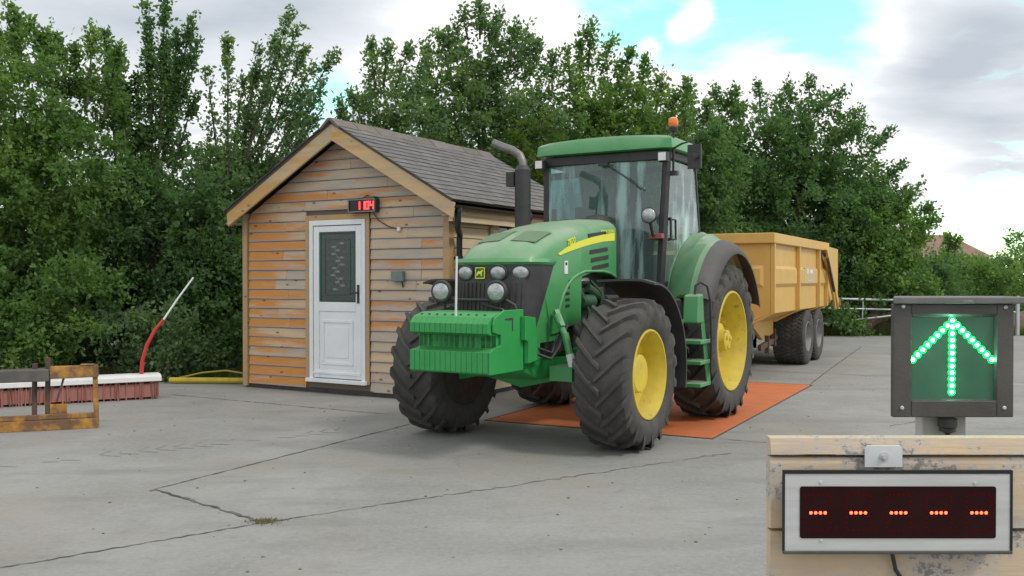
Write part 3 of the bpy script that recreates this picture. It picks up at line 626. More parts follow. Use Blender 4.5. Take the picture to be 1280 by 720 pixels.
# mirrors
mr = MB().tube([(.62, .86, 3.14), (.70, 1.0, 3.18), (.74, 1.15, 3.20), (.74, 1.16, 2.85)], .012, 8).box(.72, .77, 1.09, 1.245, 2.88, 3.15)
MIR = mr.build('mirror', BLACK, TR, 0, .02)
MB().box(.713, .719, 1.10, 1.235, 2.89, 3.14).build('mirror_glass', LAMP, MIR, 0)
MB().lathe([(.001, 0), (.035, .005), (.035, .03), (.001, .035)], 'x', (.77, 1.19, 3.02), 10).build('mirror_knob', DARK, MIR)
for x, y, z in ((.95, .70, 2.36), (1.3, -.72, 2.37)):
    ob = MB().lathe([(.03, -.09), (.08, -.06), (.095, 0), (.09, .01)], 'x', (x, y, z), 20).tube([(x - .04, y, z - .07), (x - .12, y, z - .22), (x - .25, y * 1.0, z - .24)], .018).build('work_lamp', BLACK, TR)
    MB().sphere((x + .005, y, z), 1, 18, 8, (.028, .086, .082)).build('lamp_lens', LAMP, ob)
MB().box(.72, .80, .64, .80, 2.10, 2.16).build('side_marker', mat('marker_red', (.35, .10, .09), None), TR, 0, .008)
# exhaust
ex = MB().tube([(1.75, -.49, 1.7), (1.75, -.49, 2.86)], .090, 18).tube([(1.75, -.49, 2.86), (1.75, -.49, 2.91)], [.090, .06], 18).box(1.70, 1.80, -.68, -.58, 2.68, 2.84)
EX = ex.build('exhaust_stack', BLACK, TR, 40)
MB().tube([(1.75, -.49, 2.88), (1.75, -.49, 2.95), (1.75, -.53, 3.03), (1.75, -.62, 3.09), (1.75, -.74, 3.135), (1.75, -.87, 3.19)], .046, 14).build('exhaust_tip', CHROME, EX)
MB().box(1.65, 1.85, -.60, -.40, 1.9, 2.16).build('exhaust_base', BLACK, EX, 0, .02)

# ------------------------------------------------------------------ trailer
TL = thing('tipping_trailer', 'yellow tandem axle tipping trailer hitched behind the green tractor', 'trailer', (5.05, 16.7, .004), -118)
WB = -2.30
hull = MB()
sec = lambda s: [(0, 2.36), (0, 1.08), (-.42 + s, .90), (WB + .42 - s, .90), (WB, 1.08), (WB, 2.36)]
outer = [(y, z) for y, z in sec(0)]; inner = [(y + (.04 if y > -1 else -.04) * -1, z) for y, z in [(-.0, 2.36), (0, 1.10), (-.42, .94), (WB + .42, .94), (WB, 1.10), (WB, 2.36)]]
hull.prism(outer + inner[::-1], 'x', -3.05, 1.90)
hull.prism([(0, 2.36), (0, 1.08), (-.42, .90), (WB + .42, .90), (WB, 1.08), (WB, 2.36)], 'x', 1.90, 1.955)
hull.build('body', TRAIL, TL, 0)
rb = MB()
for x in (1.92, -.10, -2.10, -3.0):
    MB().prism([(.002, 2.22), (.072, 2.22), (.072, 1.09), (-.36, .86), (-.44, .88), (.002, 1.08)], 'x', x - .035, x + .035).build('side_rib', TRAIL, TL, 0, .006)
rl = MB().box(-3.05, 1.99, .002, .085, 2.21, 2.375).box(1.957, 2.03, WB - .08, .085, 2.21, 2.375).box(-3.05, 1.95, WB - .08, WB - .002, 2.21, 2.375)
rl.build('top_rail', TRAIL, TL, 0, .012)
pn = MB()
for xa, xb in ((.0, 1.84), (-2.02, -.18), (-2.92, -2.18)):
    MB().loft([[(xa, .003, 1.50), (xa, .003, 1.86), (xb, .003, 1.86), (xb, .003, 1.50)], [(xa + .06, .045, 1.56), (xa + .06, .045, 1.80), (xb - .06, .045, 1.80), (xb - .06, .045, 1.56)]]).build('pressed_panel', TRAIL, TL, 0, .008)
for ya, yb in ((-1.1, -.1), (-2.2, -1.2)):
    MB().loft([[(1.957, ya, 1.50), (1.957, ya, 1.86), (1.957, yb, 1.86), (1.957, yb, 1.50)], [(1.985, ya + .06, 1.56), (1.985, ya + .06, 1.80), (1.985, yb - .06, 1.80), (1.985, yb - .06, 1.56)]]).build('pressed_panel', TRAIL, TL, 0, .008)
LG = MB().box(-1.72, -.62, .040, .0475, 1.555, 1.86).build('maker_plate', mat('plate_grey', (.60, .43, .18), (.56, .43, .22), 9, .5), TL, 0)
MB().box(-1.42, -1.14, .047, .052, 1.74, 1.81).build('plate_mark', WHITE, LG, 0)
MB().box(-1.00, -.86, .047, .052, 1.73, 1.82).build('plate_mark', WHITE, LG, 0)
MB().box(-1.45, -.9, .047, .051, 1.59, 1.62).build('plate_underline', mat('plate_blue', (.45, .52, .55), None), LG, 0)
tg = MB().prism([(-3.10, 2.33), (-4.85, 2.30), (-4.85, 1.34), (-3.75, 1.12), (-3.10, 1.08)], 'y', WB + .02, -.02).build('tailgate', TRAIL, TL, 0, .01)
arm = MB().beam((-2.55, .09, 2.28), (-2.85, .10, 1.95), .10, .16).beam((-2.85, .10, 2.0), (-3.95, .10, 1.05), .10, .15).beam((-2.6, .11, 2.24), (-3.65, .11, 1.0), .05, .07)
ARM = arm.build('tailgate_arm', TRAIL, TL, 0, .01)
MB().beam((-2.45, .15, 2.05), (-3.3, .15, 1.38), .05, .06).beam((-3.0, .07, 1.95), (-2.5, .07, 2.2), .06, .1).build('tailgate_ram', DARK, ARM, 0, .01)
MB().lathe([(.001, .08), (.07, .08), (.07, .17), (.001, .17)], 'y', (-3.92, 0, 1.12), 14).build('pivot_pin', mat('rust_orange', (.42, .20, .06), (.3, .13, .05), 9, .6), ARM)
ch = MB().box(-3.0, 2.6, -.95, -.80, .62, .88).box(-3.0, 2.6, WB + .80, WB + .95, .62, .88)
ch.prism([(1.9, .90), (1.2, .90), (.5, .42), (.35, .42), (.35, .62), (1.4, .30 + .4)], 'y', -.78, -.60)
ch.build('chassis', TRAIL, TL, 0, .01)
MB().beam((2.0, -1.15, .75), (4.3, -1.15, .62), .22, .2).build('drawbar', TRAIL, TL, 0, .01)
MB().prism([(.95, .95), (-.55, .95), (-.55, .62), (.3, .55), (.95, .8)], 'y', -.58, -.50).build('side_skirt', TRAIL, TL, 0, .008)
MB().beam((-.2, -.45, .50), (.55, -.50, .42), .07, .10).box(-.62, -.54, -.55, -.46, .38, .72).box(.10, .16, -.5, -.42, .30, .62).beam((-.9, -.5, .55), (.2, -.5, .40), .05, .05).build('suspension', mat('rusty_steel', (.14, .08, .045), (.07, .05, .04), 9, .8), TL, 0, .008)
tprof = [(.27, .24), (.31, .285), (.40, .30), (.47, .295), (.510, .27), (.522, .20), (.525, 0)]
trim = [(.27, -.24), (.27, .24), (.295, .275), (.29, .285), (.275, .285), (.25, .2), (.22, .08), (.14, .06), (.12, .12), (.11, .17), (.002, .18)]
tt = MB(); tt.lathe(tprof + [(r, -y) for r, y in reversed(tprof) if y], n=48, close=True)
for k in range(40):
    u = 2 * math.pi * k / 40
    for j, yc in enumerate((-.22, -.11, 0, .11, .22)):
        v = u + (j % 2) * math.pi / 40; M = Matrix.Rotation(v, 3, 'Y') @ Matrix.Rotation(.5 if j % 2 else -.5, 3, 'Z')
        Mv = Matrix.Rotation(v, 3, 'Y'); tt.obox(Mv @ Vector((0, yc, .522 - (.006 if abs(yc) > .2 else 0))), (.052, .085, .030), M)
TTy = tt.build('tyre', RUBBER, smooth=38)
TRm = MB().lathe(trim, n=32).build('rim', mat('grey_rim', (.30, .30, .29), (.2, .19, .18), 8, .5, metal=.3), smooth=38)
first = True
for x in (-1.36, -2.50):
    for y, mir in ((-.30, False), (WB + .30, True)):
        o = bpy.data.objects.new('wheel', None); C.objects.link(o); o.parent = TL; o.location = (x, y, .535); o.rotation_euler = (0, random.random(), 0)
        if mir: o.scale = (1, -1, 1)
        for s in (TTy, TRm):
            c = s if first else s.copy()
            if not first: C.objects.link(c)
            c.parent = o
        first = False
    MB().tube([(x, WB + .3, .535), (x, -.3, .535)], .07, 12).build('axle', DARK, TL)

# ------------------------------------------------------------------ weighbridge hut
HX, HY = -4.064, 14.195
HT = thing('wooden_hut', 'small timber clad hut with slate gable roof and white door', 'hut', (HX, HY, 0), -120)
WD, DP, EV, RG = 3.74, 3.9, 2.56, 3.635       # width, depth, eaves, ridge of the wall
gable = lambda y: EV + (RG - EV) * (1 - abs(y - WD / 2) / (WD / 2))
core = MB().prism([(0.03, .06), (WD - .03, .06), (WD - .03, EV + .02), (1.95, RG - .03), (.03, EV)], 'x', -DP, -.035)
core.build('wall', mat('wall_core', (.16, .125, .09), None), HT, 0)
DY0, DY1, DZ0, DZ1 = 1.32, 2.36, .20, 2.48
bd = MB(); z = .07; bh = .142; RC = 1.95
while z < RG - .06:
    zt = min(z + bh - .006, RG - .02); sq = 1 / .575
    def ends(q): return (.10, WD - .09) if q <= EV + .05 else (max(.10, RC - (3.825 - .165 - q) * sq), min(WD - .09, RC + (3.825 - .165 - q) * sq))
    a, b = ends(z); at, bt = ends(zt)
    spans = [(a, b, at, bt)]
    if z < DZ1 + .05 and zt > DZ0 - .05: spans = [(a, DY0 - .075, at, DY0 - .075), (DY1 + .065, b, DY1 + .065, bt)]
    for (p, q, pt, qt) in spans:
        cuts = [p]
        while q - cuts[-1] > 1.9 or (q - cuts[-1] > .9 and random.random() < .35 and len(cuts) < 3):
            cuts.append(cuts[-1] + random.uniform(.45, .75) * min(2.2, q - cuts[-1]))
        cuts.append(q); top_ = [pt] + cuts[1:-1] + [qt]
        for u, v, ut, vt in zip(cuts[:-1], cuts[1:], top_[:-1], top_[1:]):
            if v - u < .03 or vt <= ut: continue
            j = random.uniform(-.003, .003); tl = random.uniform(-.004, .004)
            bd.add([(x, y, zz_) for yb_, yt_, s2 in ((u + .002, ut + .002, 0), (v - .002, vt - .002, tl)) for (x, y, zz_) in ((-.034, yb_, z + s2), (.004 + j, yb_, z + s2), (-.012 + j, yt_, zt + s2), (-.034, yt_, zt + s2))], [(0, 1, 2, 3), (4, 7, 6, 5), (0, 4, 5, 1), (1, 5, 6, 2), (2, 6, 7, 3), (3, 7, 4, 0)])
    z += bh
bd.build('gable_cladding', CLAD, HT, 0)
for yy, sg in ((WD - .03, 1), (.03, -1)):
  sb = MB(); z = .07
  while z < EV - .05:
    zt = min(z + bh - .006, EV)
    if 1:
        cuts = [-DP, -2.6 + random.uniform(-.3, .3), -1.2 + random.uniform(-.2, .2), -.10]
        for u, v in zip(cuts[:-1], cuts[1:]):
            if sg > 0 and 1.75 < z < 2.45 and -2.2 < (u + v) / 2 < -1.0: continue
            sb.add([(x, yy + sg * dy, q) for x in (u + .002, v - .002) for dy, q in ((0, z), (.036, z), (.022, zt), (0, zt))], [(0, 1, 2, 3), (4, 7, 6, 5), (0, 4, 5, 1), (1, 5, 6, 2), (2, 6, 7, 3), (3, 7, 4, 0)])
    z += bh
  sb.build('side_cladding', CLAD_S, HT, 0)
MB().box(-.09, .026, -.005, .085, .03, EV + .06).build('corner_board', TRIM, HT, 0, .004)
MB().box(-.09, .026, WD - .085, WD + .012, .03, EV + .06).build('corner_board', TRIM, HT, 0, .004)
MB().box(-DP, -.02, .02, WD - .02, -.02, .075).build('plinth', DARK, HT, 0)
fs = MB().box(.006, .022, DY0 - .07, DY0 + .005, DZ0 - .03, DZ1 + .07).box(.006, .022, DY1 - .005, DY1 + .06, DZ0 - .03, DZ1 + .07).box(.006, .024, DY0 - .07, DY1 + .06, DZ1 + .002, DZ1 + .075)
fs.build('door_trim', TRIM, HT, 0, .003)
# door
dr = MB().box(-.04, .03, DY0 + .01, DY0 + .075, DZ0, DZ1).box(-.04, .03, DY1 - .075, DY1 - .01, DZ0, DZ1).box(-.04, .03, DY0 + .075, DY1 - .075, DZ1 - .075, DZ1).box(-.04, .075, DY0 - .03, DY1 + .02, DZ0 - .035, DZ0 + .02)
D = dr.build('door', UPVC, HT, 0, .006)
ya, yb = DY0 + .085, DY1 - .085; gy0, gy1, gz0, gz1 = ya + .10, yb - .10, 1.315, 2.31
MB().box(-.03, .018, ya, gy0, DZ0 + .03, DZ1 - .085).box(-.03, .018, gy1, yb, DZ0 + .03, DZ1 - .085).box(-.03, .018, gy0, gy1, gz1, DZ1 - .085).box(-.03, .018, gy0, gy1, 1.18, gz0).box(-.03, .018, gy0, gy1, DZ0 + .03, .36).box(-.03, .006, gy0, gy1, .36, 1.18).build('door_leaf', UPVC, D, 0, .008)
MB().box(.004, .020, gy0 + .05, gy1 - .05, .42, .46).box(.004, .020, gy0 + .05, gy1 - .05, 1.02, 1.06).box(.004, .020, gy0 + .05, gy0 + .09, .46, 1.02).box(.004, .020, gy1 - .09, gy1 - .05, .46, 1.02).box(.004, .014, gy0 + .14, gy1 - .14, .52, .96).box(.012, .04, gy0 - .09, gy1 + .09, .285, .32).build('door_moulding', UPVC, D, 0, .008)
GP = MB().box(-.02, .002, gy0, gy1, gz0, gz1).build('door_pane', mat('obscure_glass', (.035, .05, .045), (.07, .085, .075), 22, .18, spec=.6, bump=.35, bscale=45), D, 0)
gt = MB()
for a_, b_2 in (((gy0, gz0), (gy1, gz0 + .0)),): pass
for o_ in (.018, .105):
    for u, v in (((gy0 + o_, gz0 + o_), (gy1 - o_, gz0 + o_)), ((gy1 - o_, gz0 + o_), (gy1 - o_, gz1 - o_)), ((gy1 - o_, gz1 - o_), (gy0 + o_, gz1 - o_)), ((gy0 + o_, gz1 - o_), (gy0 + o_, gz0 + o_))):
        gt.beam((.004, *u), (.004, *v), .034 if o_ < .05 else .016, .006)
gt.build('pane_border', mat('green_glass_strip', (.005, .085, .045), None, 5, .3), GP, 0)
et = MB(); cy = (gy0 + gy1) / 2
et.tube([(.003, cy + .05 * math.sin(k * .55), gz0 + .16 + k * .028) for k in range(25)], .006, 6)
for k in range(14):
    zz_ = gz0 + .18 + k * .05; s2 = 1 if k % 2 else -1; et.sphere((.003, cy + .05 * math.sin(k) + s2 * .05, zz_), 1, 8, 4, (.003, .045, .018))
et.build('pane_motif', mat('etched_glass', (.16, .19, .18), (.22, .25, .24), 30, .5), GP)
hh = MB().box(.018, .03, DY1 - .150, DY1 - .115, 1.30, 1.56).tube([(.03, DY1 - .132, 1.45), (.07, DY1 - .132, 1.45), (.075, DY1 - .20, 1.45), (.075, DY1 - .25, 1.45)], .011, 8)
hh.build('handle', BLACK, D, 0)
# roof
ov = .15; rt = 3.825; sl = .575; HW = 2.02
rfm = MB(); rs = MB()
for sg in (-1, 1):
    y_e = RC + sg * HW; z_e = rt - sl * (HW)
    L = math.hypot(HW, rt - z_e); e_s = Vector((0, y_e - RC, z_e - rt)).normalized(); nrm = Vector((0, -e_s.z, e_s.y)) if sg < 0 else Vector((0, -e_s.z, e_s.y))
    if nrm.z < 0: nrm = -nrm
    rfm.loft([[Vector((x, RC, rt)) + o2 for o2 in (Vector(), nrm * -.03)] + [Vector((x, y_e, z_e)) + o2 for o2 in (nrm * -.03, Vector())] for x in (.27, -DP - .1)])
    rows = 15; rl_ = L / rows; sw = .255
    for r_ in range(rows):
        p0 = Vector((0, RC, rt)) + e_s * (r_ * rl_ - .02); x = .30 + (sw / 2 if r_ % 2 else 0); 
        while x > -DP - .1:
            xa, xb = min(x, .31), max(x - sw + .004, -DP - .12)
            if xa - xb > .02:
                jj = random.uniform(-.006, .006); lift = random.uniform(0, .004)
                a, b = p0 + nrm * .004, p0 + e_s * (rl_ + .05 + jj) + nrm * (.013 + lift)
                rs.loft([[Vector((xx, 0, 0)) + q for q in (a, b, b + nrm * .005, a + nrm * .005)] for xx in (xa, xb)])
            x -= sw
rfm.build('roof', mat('roof_deck', (.09, .075, .06), None), HT, 0)
SLATE = mat('slate', (.100, .098, .096), (.150, .143, .135), 5, .7, bump=.25, bscale=30, island=.13, spots=(4., .60, .75, (.17, .155, .12)))
RO = rs.build('roof_slates', SLATE, HT, 0)
rd = MB()
for k in range(9):
    x0, x1 = .31 - k * .47, .31 - (k + 1) * .47 + .01
    if x1 < -DP - .15: x1 = -DP - .15
    rd.loft([[(x, RC + dy, rt + dz + .004 * (k % 3)) for dy, dz in ((-.19, -.10), (-.10, -.02), (-.03, .045), (.03, .045), (.10, -.02), (.19, -.10), (.16, -.11), (0, .015), (-.16, -.11))] for x in (x0, x1)])
rd.build('ridge_tiles', mat('ridge_tile', (.17, .145, .12), (.12, .11, .10), 7, .8, island=.15), HT, 30)
for sg in (-1, 1):
    y_e = RC + sg * (HW + .02); z_e = rt - sl * (HW + .02)
    mb = MB(); d = Vector((0, y_e - RC, z_e - rt)).normalized()
    top0 = Vector((0, RC, rt - .035)); top1 = Vector((0, y_e, z_e - .035))
    mb.loft([[Vector((x, 0, 0)) + q for q in (top0, top1, top1 + Vector((0, -sg * .03, -.19)), top0 + Vector((0, 0, -.225)))] for x in (.225, .262)])
    mb.build('bargeboard', BARGE, HT, 0, .004)
MB().box(-DP, .22, -.14, -.02, EV - .10, EV - .075).box(-DP, .22, WD + .02, WD + .15, EV - .10, EV - .075).build('soffit', TRIM, HT, 0)
MB().box(-DP - .05, .2, WD + .12, WD + .145, EV - .17, EV + .0).build('fascia', PALE, HT, 0, .004)
gu = MB()
gu.loft([[(x, WD + .205 + .055 * math.cos(a), EV + .035 + .055 * math.sin(a)) for a in np.linspace(math.pi, 2 * math.pi, 9)] + [(x, WD + .205 + .047 * math.cos(a), EV + .035 + .047 * math.sin(a)) for a in np.linspace(2 * math.pi, math.pi, 9)] for x in (.24, -DP - .1)])
gu.tube([(.10, WD + .205, EV + .0), (.10, WD + .205, EV - .16), (.08, WD + .18, EV - .25), (-.10, WD + .10, EV - .33), (-.12, WD + .08, EV - .42), (-.12, WD + .08, .15)], .040, 12)
gu.lathe([(.05, EV - .06), (.05, EV + .02)], 'z', (.10, WD + .205, 0), 12).lathe([(.048, .9), (.048, .95)], 'z', (-.12, WD + .08, 0), 12).lathe([(.048, 1.9), (.048, 1.95)], 'z', (-.12, WD + .08, 0), 12)
gu.box(-.14, -.10, WD + .0, WD + .08, 1.91, 1.94)
gu.build('gutter', PIPE, HT, 30)
WN = MB().box(-2.20, -2.13, WD - .02, WD + .035, 1.55, 2.47).box(-1.07, -1.0, WD - .02, WD + .035, 1.55, 2.47).box(-2.13, -1.07, WD - .02, WD + .035, 2.41, 2.47).box(-1.63, -1.57, WD - .02, WD + .03, 1.6, 2.41).box(-2.2, -1.0, WD - .02, WD + .06, 1.55, 1.6).build('window', TRIM, HT, 0, .004)
MB().box(-2.13, -1.07, WD - .015, WD - .005, 1.6, 2.41).build('pane', mat('dark_window', (.02, .025, .025), (.05, .05, .05), 3, .08, spec=.8), WN, 0)
# things fixed on the gable
def hut_w(x, y, z): return HT.matrix_basis @ Vector((x, y, z))
bpy.context.view_layer.update()
LD = thing('weight_display', 'small red LED weight display above the hut door reading 11.04', 'display', HT.matrix_world @ Vector((.006, 2.36, 2.575)), -120)
MB().box(0, .10, -.235, .235, -.01, .17).build('case', DARK, LD, 0, .006)
MB().box(.098, .118, -.235, .235, .155, .172).box(.098, .118, -.235, .235, -.012, .004).box(.098, .118, -.235, -.218, .004, .155).box(.098, .118, .218, .235, .004, .155).build('bezel', mat('dull_bezel', (.20, .19, .17), None), LD, 0)
MB().box(.098, .102, -.218, .218, .004, .155).build('screen', mat('screen_black', (.006, .004, .004), None, 5, .3), LD, 0)
segs = {'1': 'bc', '0': 'abcdef', '4': 'fgbc'}
dg = MB()
def seg7(mb, chd, cy, cz, w, h, th, x0, x1):
    P = {'a': (-w, h, w, h), 'b': (w, h, w, 0), 'c': (w, 0, w, -h), 'd': (-w, -h, w, -h), 'e': (-w, -h, -w, 0), 'f': (-w, 0, -w, h), 'g': (-w, 0, w, 0)}
    for s in segs[chd]:
        a, b, c, d2 = P[s]; mb.box(x0, x1, cy + min(a, c) - th, cy + max(a, c) + th, cz + min(b, d2) - th, cz + max(b, d2) + th)
for cy_, c_ in ((-.060, '1'), (.025, '1'), (.095, '0'), (.178, '4')): seg7(dg, c_, cy_, .08, .026, .047, .009, .102, .108)
dg.box(.102, .108, .052, .064, .020, .034)
dg.build('digits', RED_LED, LD, 0)
MB().tube([(.09, .02, .17), (.06, .03, .21), (.0, .03, .23)], .008, 6).box(-.0, .09, .0, .20, .172, .2).build('bracket', GREYBOX, LD)
cb = MB().tube([hut_w(.03, 2.50, 2.56), hut_w(.02, 2.58, 2.45), hut_w(.012, 2.75, 2.36), hut_w(.012, 2.86, 2.335), hut_w(.012, 2.93, 2.32)], .007, 6).build('display_cable', BLACK)
tag(cb, 'thin dark cable running from the red display across the gable boards', 'cable')
JB = thing('junction_box', 'small grey green junction box fixed on the hut cladding right of the door', 'junction box', hut_w(.006, 2.93, 1.61), -120)
MB().box(0, .07, -.10, .10, 0, .14).build('case', mat('grey_green_plastic', (.13, .19, .18), (.18, .23, .21), 9, .5), JB, 0, .012)
MB().tube([(.03, .06, 0), (.02, .07, -.05), (.0, .06, -.08)], .01, 6).build('cable_tail', BLACK, JB)
SW = thing('cable_clip', 'tiny white cable clip at the end of the thin cable on the gable', 'clip', hut_w(.006, 2.93, 2.29), -120)
MB().box(0, .03, -.025, .025, 0, .055).build('case', WHITE, SW, 0, .006)

# ------------------------------------------------------------------ broom, rusty frame, yellow pipe (left)
BR = thing('yard_broom', 'long yard sweeping broom with white top beam and red bristles', 'broom', (-4.90, 12.95, .004), 208)
# local x runs from the right hand end towards the left of the picture
MB().loft([[(x, y, z) for y, z in ((-.16, .245), (.20, .245), (.20, .31), (.10, .335), (-.13, .335), (-.16, .31))] for x in (-.02, 3.6)]).build('top_beam', WHITE, BR, 0, .006)
bs = MB()
for k in range(900):
    x = random.uniform(0, 3.56); y = random.choice((-.135, -.13, -.12, .16, .10, 0, -.06)); lean = random.uniform(-.018, .018)
    bs.beam((x, y, .25), (x + lean, y + random.uniform(-.02, .02), random.choice((.001, .001, .012, .025))), random.uniform(.006, .02), .010)
bs.box(.02, 3.55, -.11, .15, .03, .21)
bs.build('bristles', mat('red_bristle', (.36, .12, .10), (.27, .15, .125), 14, .85, island=.35), BR, 0)
MPp = MB(); pts = [(.22, .03, .34), (.21, .05, .52), (.15, .07, .74), (.05, .09, .94), (-.06, .10, 1.08)]
MP = MPp.tube(pts, [.028, .026, .026, .024, .020], 10).build('marker_pole', mat('red_sleeve', (.55, .035, .03), (.45, .03, .03), 8, .45), BR)
MB().tube([(-.06, .10, 1.08), (-.24, .12, 1.36), (-.45, .14, 1.66)], [.014, .013, .012], 8).build('pole_tip', WHITE, MP)
MB().box(1.05, 3.6, -.05, .13, .345, .47).box(.92, 1.10, -.04, .12, .345, .44).build('mounting_tube', mat('dark_grey_tube', (.07, .065, .065), (.11, .10, .095), 8, .6), BR, 0, .01)
FM = thing('fork_frame', 'rusty yellow steel fork frame with upright bars standing in front of the broom', 'implement frame', (-4.57, 10.33, .004), 200)
RUSTY = mat('rusty_yellow', (.50, .25, .035), (.17, .09, .045), 5, .65, lo=.36, hi=.54, spots=(12, .55, .7, (.10, .06, .045)))
RUST = mat('rust_brown', (.13, .075, .05), (.075, .05, .042), 9, .75)
MB().box(0, 2.4, -.06, .06, 0, .11).box(0, 1.6, -.045, .015, .112, .165).build('bottom_rail', RUSTY, FM, 0, .006)
MB().box(0, .48, -.05, .05, .56, .69).box(.04, .18, -.055, .055, .692, .705).build('top_rail', RUSTY, FM, 0, .006)
MB().box(.485, 2.4, -.06, .06, .53, .66).build('cross_tube', mat('grey_tube', (.085, .08, .08), (.13, .115, .10), 8, .6), FM, 0, .01)
MB().beam((.02, .0, .09), (.035, .0, .70), .045, .05).build('end_bar', RUSTY, FM, 0, .004)
for x, zt in ((.515, .78), (.645, .72)):
    MB().beam((x, -.08, 0.005), (x, -.085, .3), .05, .045).beam((x, -.085, .3), (x - .006, -.08, zt), .04, .04).build('fork_bar', RUST, FM, 0, .004)
MB().box(.32, .49, -.07, -.05, .10, .27).build('gusset_plate', RUSTY, FM, 0, .003)
MB().beam((.33, -.02, .62), (.42, -.02, .30), .04, .02).lathe([(.001, -.075), (.045, -.075), (.045, -.05), (.001, -.05)], 'y', (.33, 0, .63), 14).build('latch', RUST, FM)
yp_ = MB().tube([(-5.35, 14.62, .06), (-4.9, 14.60, .06), (-4.12, 14.55, .06)], .045, 10).build('yellow_pipe', mat('yellow_pipe_paint', (.55, .42, .03), (.40, .32, .05), 6, .6))
tag(yp_, 'yellow pipe lying along the concrete edge left of the hut', 'pipe')
wr = MB().tube([(-5.3, 14.72, .07), (-4.9, 14.78, .16), (-4.5, 14.72, .20), (-4.1, 14.75, .13)], .014, 6).build('garden_hose', mat('hose_yellow', (.40, .33, .06), None))
tag(wr, 'thin yellow hose arching over the yellow pipe left of the hut', 'hose')

# ------------------------------------------------------------------ gate, spoil heap, far house
GT = thing('field_gate', 'galvanised tubular field gate beyond the trailer', 'gate', (0, 0, 0))
P = lambda px, py, d=27.0: pix(px, py, d)
for name, a, b, r in (('top_rail', (1022, 373), (1270, 378), .035), ('middle_rail', (1022, 385), (1270, 390), .026), ('lower_rail', (1028, 405), (1126, 393), .026)):
    MB().tube([P(*a), P(*b)], r, 8).build(name, GALV, GT)
MB().tube([P(1079, 374), P(1078, 398)], .022, 8).build('upright', GALV, GT)
for px in (1024, 1272):
    gp = P(px, 372); MB().tube([(gp.x, gp.y, -.02), (gp.x, gp.y, gp.z + .05)], .06, 10).build('gate_post', GALV, GT)
def heap(name, label, cat, c, rx, ry, h, m, seed):
    r = random.Random(seed); mb = MB(); n = 28; rings = []
    ph = [r.uniform(0, 6) for _ in range(6)]
    for i in range(10):
        f = i / 9; ring = []
        for k in range(n):
            u = 2 * math.pi * k / n; b = 1 + .18 * math.sin(2 * u + ph[0]) + .12 * math.sin(5 * u + ph[1]) + .06 * math.sin(9 * u + ph[2] + f * 4)
            rad = (1 - f) ** .8; ring.append((c[0] + rx * rad * b * math.cos(u), c[1] + ry * rad * b * math.sin(u), -.05 + h * (f ** .75) * (1 + .15 * math.sin(4 * u + ph[3]) * (1 - f)) + r.uniform(-.03, .03)))
        rings.append(ring)
    mb.loft(rings); o = mb.build(name, m, smooth=60); return tag(o, label, cat)
c = pix(1090, 410, 29); heap('soil_heap', 'low brown soil heap behind the field gate', 'soil heap', (c.x, 29), 1.5, 1.2, .75, EARTH, 3)
c = pix(1270, 430, 29); heap('rubble_heap', 'grey brown rubble heap beyond the gate at the right edge', 'rubble heap', (c.x + .6, 29), 1.6, 1.2, .75, mat('rubble', (.20, .16, .12), (.12, .10, .08), 6, .95, bump=.8, bscale=10), 5)
st0 = pix(1083, 398, 27.8)
sm = MB().tube([(st0.x, 27.8, -.02), (st0.x + .02, 27.8, .3), (st0.x + .3, 27.8, .55)], [.26, .22, .16], 9).tube([(st0.x, 27.8, .2), (st0.x + .35, 27.8, .45), (st0.x + .62, 27.85, .50)], [.12, .14, .12], 8)
tag(sm.build('log_stump', mat('old_log', (.15, .11, .075), (.09, .065, .045), 12, .9, bump=.7, bscale=30)), 'brown log stump lying behind the lower gate rail', 'log')
FH = thing('far_house', 'distant house with brown hipped tiled roof rising above the bushes', 'house', (0, 0, 0))
hx0, hx1, hd0, hd1 = 26.1, 29.9, 58., 64.
MB().box(hx0 - 3, hx1 - .3, hd0 + .3, hd1 - .3, 0, 3.0).build('wall', mat('brick', (.26, .13, .09), (.32, .18, .12), 8, .85), FH, 0)
MB().add([(hx0 - 3.3, hd0, 2.95), (hx1, hd0, 2.95), (hx1, hd1, 2.95), (hx0 - 3.3, hd1, 2.95), (hx0 - 1.2, 61, 4.48), (28.5, 61, 4.48)], [(0, 1, 5, 4), (2, 3, 4, 5), (1, 2, 5), (3, 0, 4), (3, 2, 1, 0)]).build('roof', mat('brown_tile', (.21, .135, .10), (.27, .175, .13), 2, .85, bump=.3, bscale=6), FH, 0)

# ------------------------------------------------------------------ weight read-out on a timber panel, and the arrow signal (right foreground)
TP = thing('timber_panel', 'weathered timber board panel carrying the large red display', 'board panel', (0, 2.42, 0))
DB = 2.40
bx0 = (962 - CX) / F * DB
zz2 = [(547, 570.2), (571.5, 662.5), (664.0, 760), (761.5, 855), (856.5, 950), (951.5, 1045), (1046.5, 1140)]
pbm = MB()
for k, (a, b) in enumerate(zz2):
    zt, zb = H - (a - YH) / F * DB, H - (b - YH) / F * DB
    j = random.uniform(-.002, .002)
    pbm.loft([[(x, y, z) for y, z in ((-.02 + j, zt - .002), (-.02 + j - .004, zt - .016), (-.02 + j - .010, zb + .006), (.002, zb), (.012, zb), (.012, zt))] for x in (bx0 + random.uniform(0, .004), bx0 + 1.15)])
PANELW2 = wood('weathered_board_bare', (.60, .47, .32), (.50, .43, .35), 'x', .42, .68)
pbo = pbm.build('boards', PANELW2, TP, 0)
tt_ = NT.__new__(NT); tt_.t = PANELW2.node_tree      # flaking remains of lilac-grey paint on the boards
bsdf = [n for n in PANELW2.node_tree.nodes if n.type == 'BSDF_PRINCIPLED'][0]; src = bsdf.inputs['Base Color'].links[0].from_socket
obv = tt_.n('ShaderNodeTexCoord').outputs['Object']
